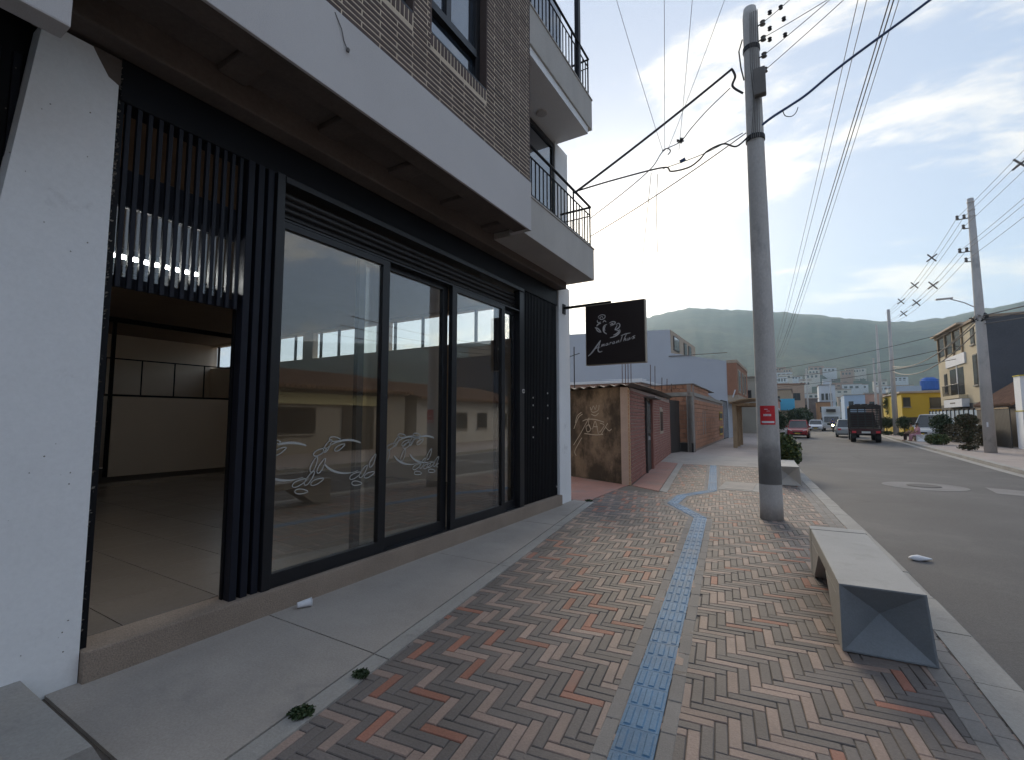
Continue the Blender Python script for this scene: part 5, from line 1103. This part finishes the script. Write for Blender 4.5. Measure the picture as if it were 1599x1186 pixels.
# ---------------------------------------------------------------- people
m_skin = mat('skin', (.36, .20, .13), .6); m_hair = mat('dark_hair', (.012, .010, .009), .6)
def skin_mesh(name, J, E, rad, m, t, root):
    names = list(J); me = bpy.data.meshes.new(name); me.from_pydata([J[k] for k in names], [(names.index(a), names.index(b)) for a, b in E], [])
    o = bpy.data.objects.new(name, me); COL.objects.link(o); o.parent = t; me.materials.append(m)
    o.modifiers.new('skin', 'SKIN'); sub = o.modifiers.new('smooth', 'SUBSURF'); sub.levels = 1; sub.render_levels = 2
    for i, k in enumerate(names):
        r_ = rad[k]; me.skin_vertices[0].data[i].radius = (r_, r_) if not isinstance(r_, tuple) else r_; me.skin_vertices[0].data[i].use_root = (k == root)
    return o
def person(label, loc, rz, shirt, trousers, ride=False):
    t = thing('person', label, 'person', loc, rz); s = {}
    J = {'pelvis': (0, 0, .50), 'waist': (0, .02, .68), 'chest': (0, .04, .92), 'neck': (0, .05, 1.07), 'jaw': (0, .08, 1.13), 'head': (0, .07, 1.21), 'crown': (0, .06, 1.29)}
    for sd, k in ((-1, 'l'), (1, 'r')):
        J.update({k + 'hip': (sd * .09, .04, .49), k + 'knee': (sd * .13, .45, .50), k + 'ankle': (sd * .13, .46, .09), k + 'toe': (sd * .14, .62, .04), k + 'sh': (sd * .19, .04, 1.00), k + 'elb': (sd * .25, .12 if not ride else .28, .76 if not ride else .82), k + 'wr': (sd * .15 if not ride else sd * .30, .36 if not ride else .52, .62 if not ride else .92), k + 'hand': (sd * .10 if not ride else sd * .31, .43 if not ride else .58, .59 if not ride else .92)})
    E = [('pelvis', 'waist'), ('waist', 'chest'), ('chest', 'neck'), ('neck', 'jaw'), ('jaw', 'head'), ('head', 'crown')]
    for k in 'lr': E += [('pelvis', k + 'hip'), (k + 'hip', k + 'knee'), (k + 'knee', k + 'ankle'), (k + 'ankle', k + 'toe'), ('chest', k + 'sh'), (k + 'sh', k + 'elb'), (k + 'elb', k + 'wr'), (k + 'wr', k + 'hand')]
    rad = {'pelvis': .13, 'waist': .12, 'chest': .13, 'neck': .05, 'jaw': .065, 'head': .09, 'crown': .05}
    for k in 'lr': rad.update({k + 'hip': .085, k + 'knee': .06, k + 'ankle': .042, k + 'toe': .04, k + 'sh': .055, k + 'elb': .042, k + 'wr': .03, k + 'hand': .036})
    skin_mesh('body', J, E, rad, m_skin, t, 'pelvis')
    sub = lambda ks: ({k: J[k] for k in ks}, [e for e in E if e[0] in ks and e[1] in ks], {k: rad[k] + .016 for k in ks})
    a = sub(['pelvis', 'waist', 'chest', 'lsh', 'rsh', 'lelb', 'relb']); skin_mesh('shirt', *a, shirt, t, 'pelvis')
    a = sub(['pelvis', 'lhip', 'rhip', 'lknee', 'rknee', 'lankle', 'rankle']); skin_mesh('trousers', *a, trousers, t, 'pelvis')
    if not ride: MB().lathe([(.098, 1.20), (.102, 1.25), (.085, 1.31), (.04, 1.34)], 0, .055, 14).build('hair', m_hair, t, local=True)
    else: MB().lathe([(.10, 1.10), (.13, 1.17), (.13, 1.26), (.09, 1.34), (.03, 1.36)], 0, .06, 14).build('helmet', pmat((.03, .05, .16), .3), t, local=True)
    for k, sdd in (('l', -1), ('r', 1)):
        for f in range(5):
            h = Vector(J[k + 'hand']); d = Vector((-sdd * (.02 - .009 * f), .045 if f else .02, -.012 - .004 * abs(f - 2))); 
            MB().tube([h + Vector((sdd * (.012 * f - .024), .01, 0)), h + Vector((sdd * (.012 * f - .024), .01, 0)) + d, h + Vector((sdd * (.012 * f - .024), .012, -.014)) + d * 1.5], [.009, .008, .006], 5).build('finger', m_skin, t, local=True)
    return t
person('person in a yellow shirt and dark trousers sitting on the far bench', (7.28, 43.9, -.05), R(98), pmat((.48, .36, .05)), pmat((.05, .03, .03)))
person('person in pink clothes sitting on the far bench', (7.42, 42.85, -.05), R(98), pmat((.62, .30, .36)), pmat((.60, .33, .38)))
mc = thing('motorcycle', 'motorcycle with lit yellow headlight in front of the white truck', 'motorcycle', (4.15, 71.5, -.12), R(176))
for y in (-.65, .68): MB().tube([(-.06, y, .3), (-.04, y, .3), (.04, y, .3), (.06, y, .3)], [.26, .3, .3, .26], 18).build('wheel', m_tyre, mc, local=True)
MB().loft([[(-.12, y, z0), (.12, y, z0), (.10, y, z1), (-.10, y, z1)] for y, z0, z1 in ((-.75, .68, .80), (-.2, .45, .80), (.2, .42, .98), (.5, .7, .95))]).build('frame_body', paint('motorcycle_blue', (.02, .03, .12)), mc, local=True)
MB().tube([(0, .68, .3), (0, .45, 1.0)], .04).build('fork', m_dkmet, mc, local=True); MB().tube([(-.34, .42, 1.06), (0, .48, 1.02), (.34, .42, 1.06)], .02).build('handlebar', m_dkmet, mc, local=True)
MB().tube([(0, .52, .86), (0, .60, .85)], .11, 14).build('headlight', emit('headlight_glow', (1.0, .92, .45), 9.0), mc, local=True)
person('motorcycle rider in blue with a dark helmet', (4.15, 71.65, .20), R(176), pmat((.04, .05, .18)), pmat((.03, .03, .05)), True)

# ---------------------------------------------------------------- air
hz = MB().box(-2900, 2900, -2900, 2900, -4, 640).build('haze', None)
hm = bpy.data.materials.new('haze_air'); hm.use_nodes = True; t = hm.node_tree; t.nodes.clear()
pv = N(t, 'ShaderNodeVolumePrincipled'); pv.inputs['Color'].default_value = (.60, .84, 1.0, 1); pv.inputs['Density'].default_value = 0.00030; pv.inputs['Anisotropy'].default_value = 0.3
ou = N(t, 'ShaderNodeOutputMaterial'); LK(t, pv.outputs[0], ou.inputs['Volume'])
hz.data.materials.clear(); hz.data.materials.append(hm); setp(hz, 'thin bluish haze filling the valley air', 'haze', None, 'stuff')
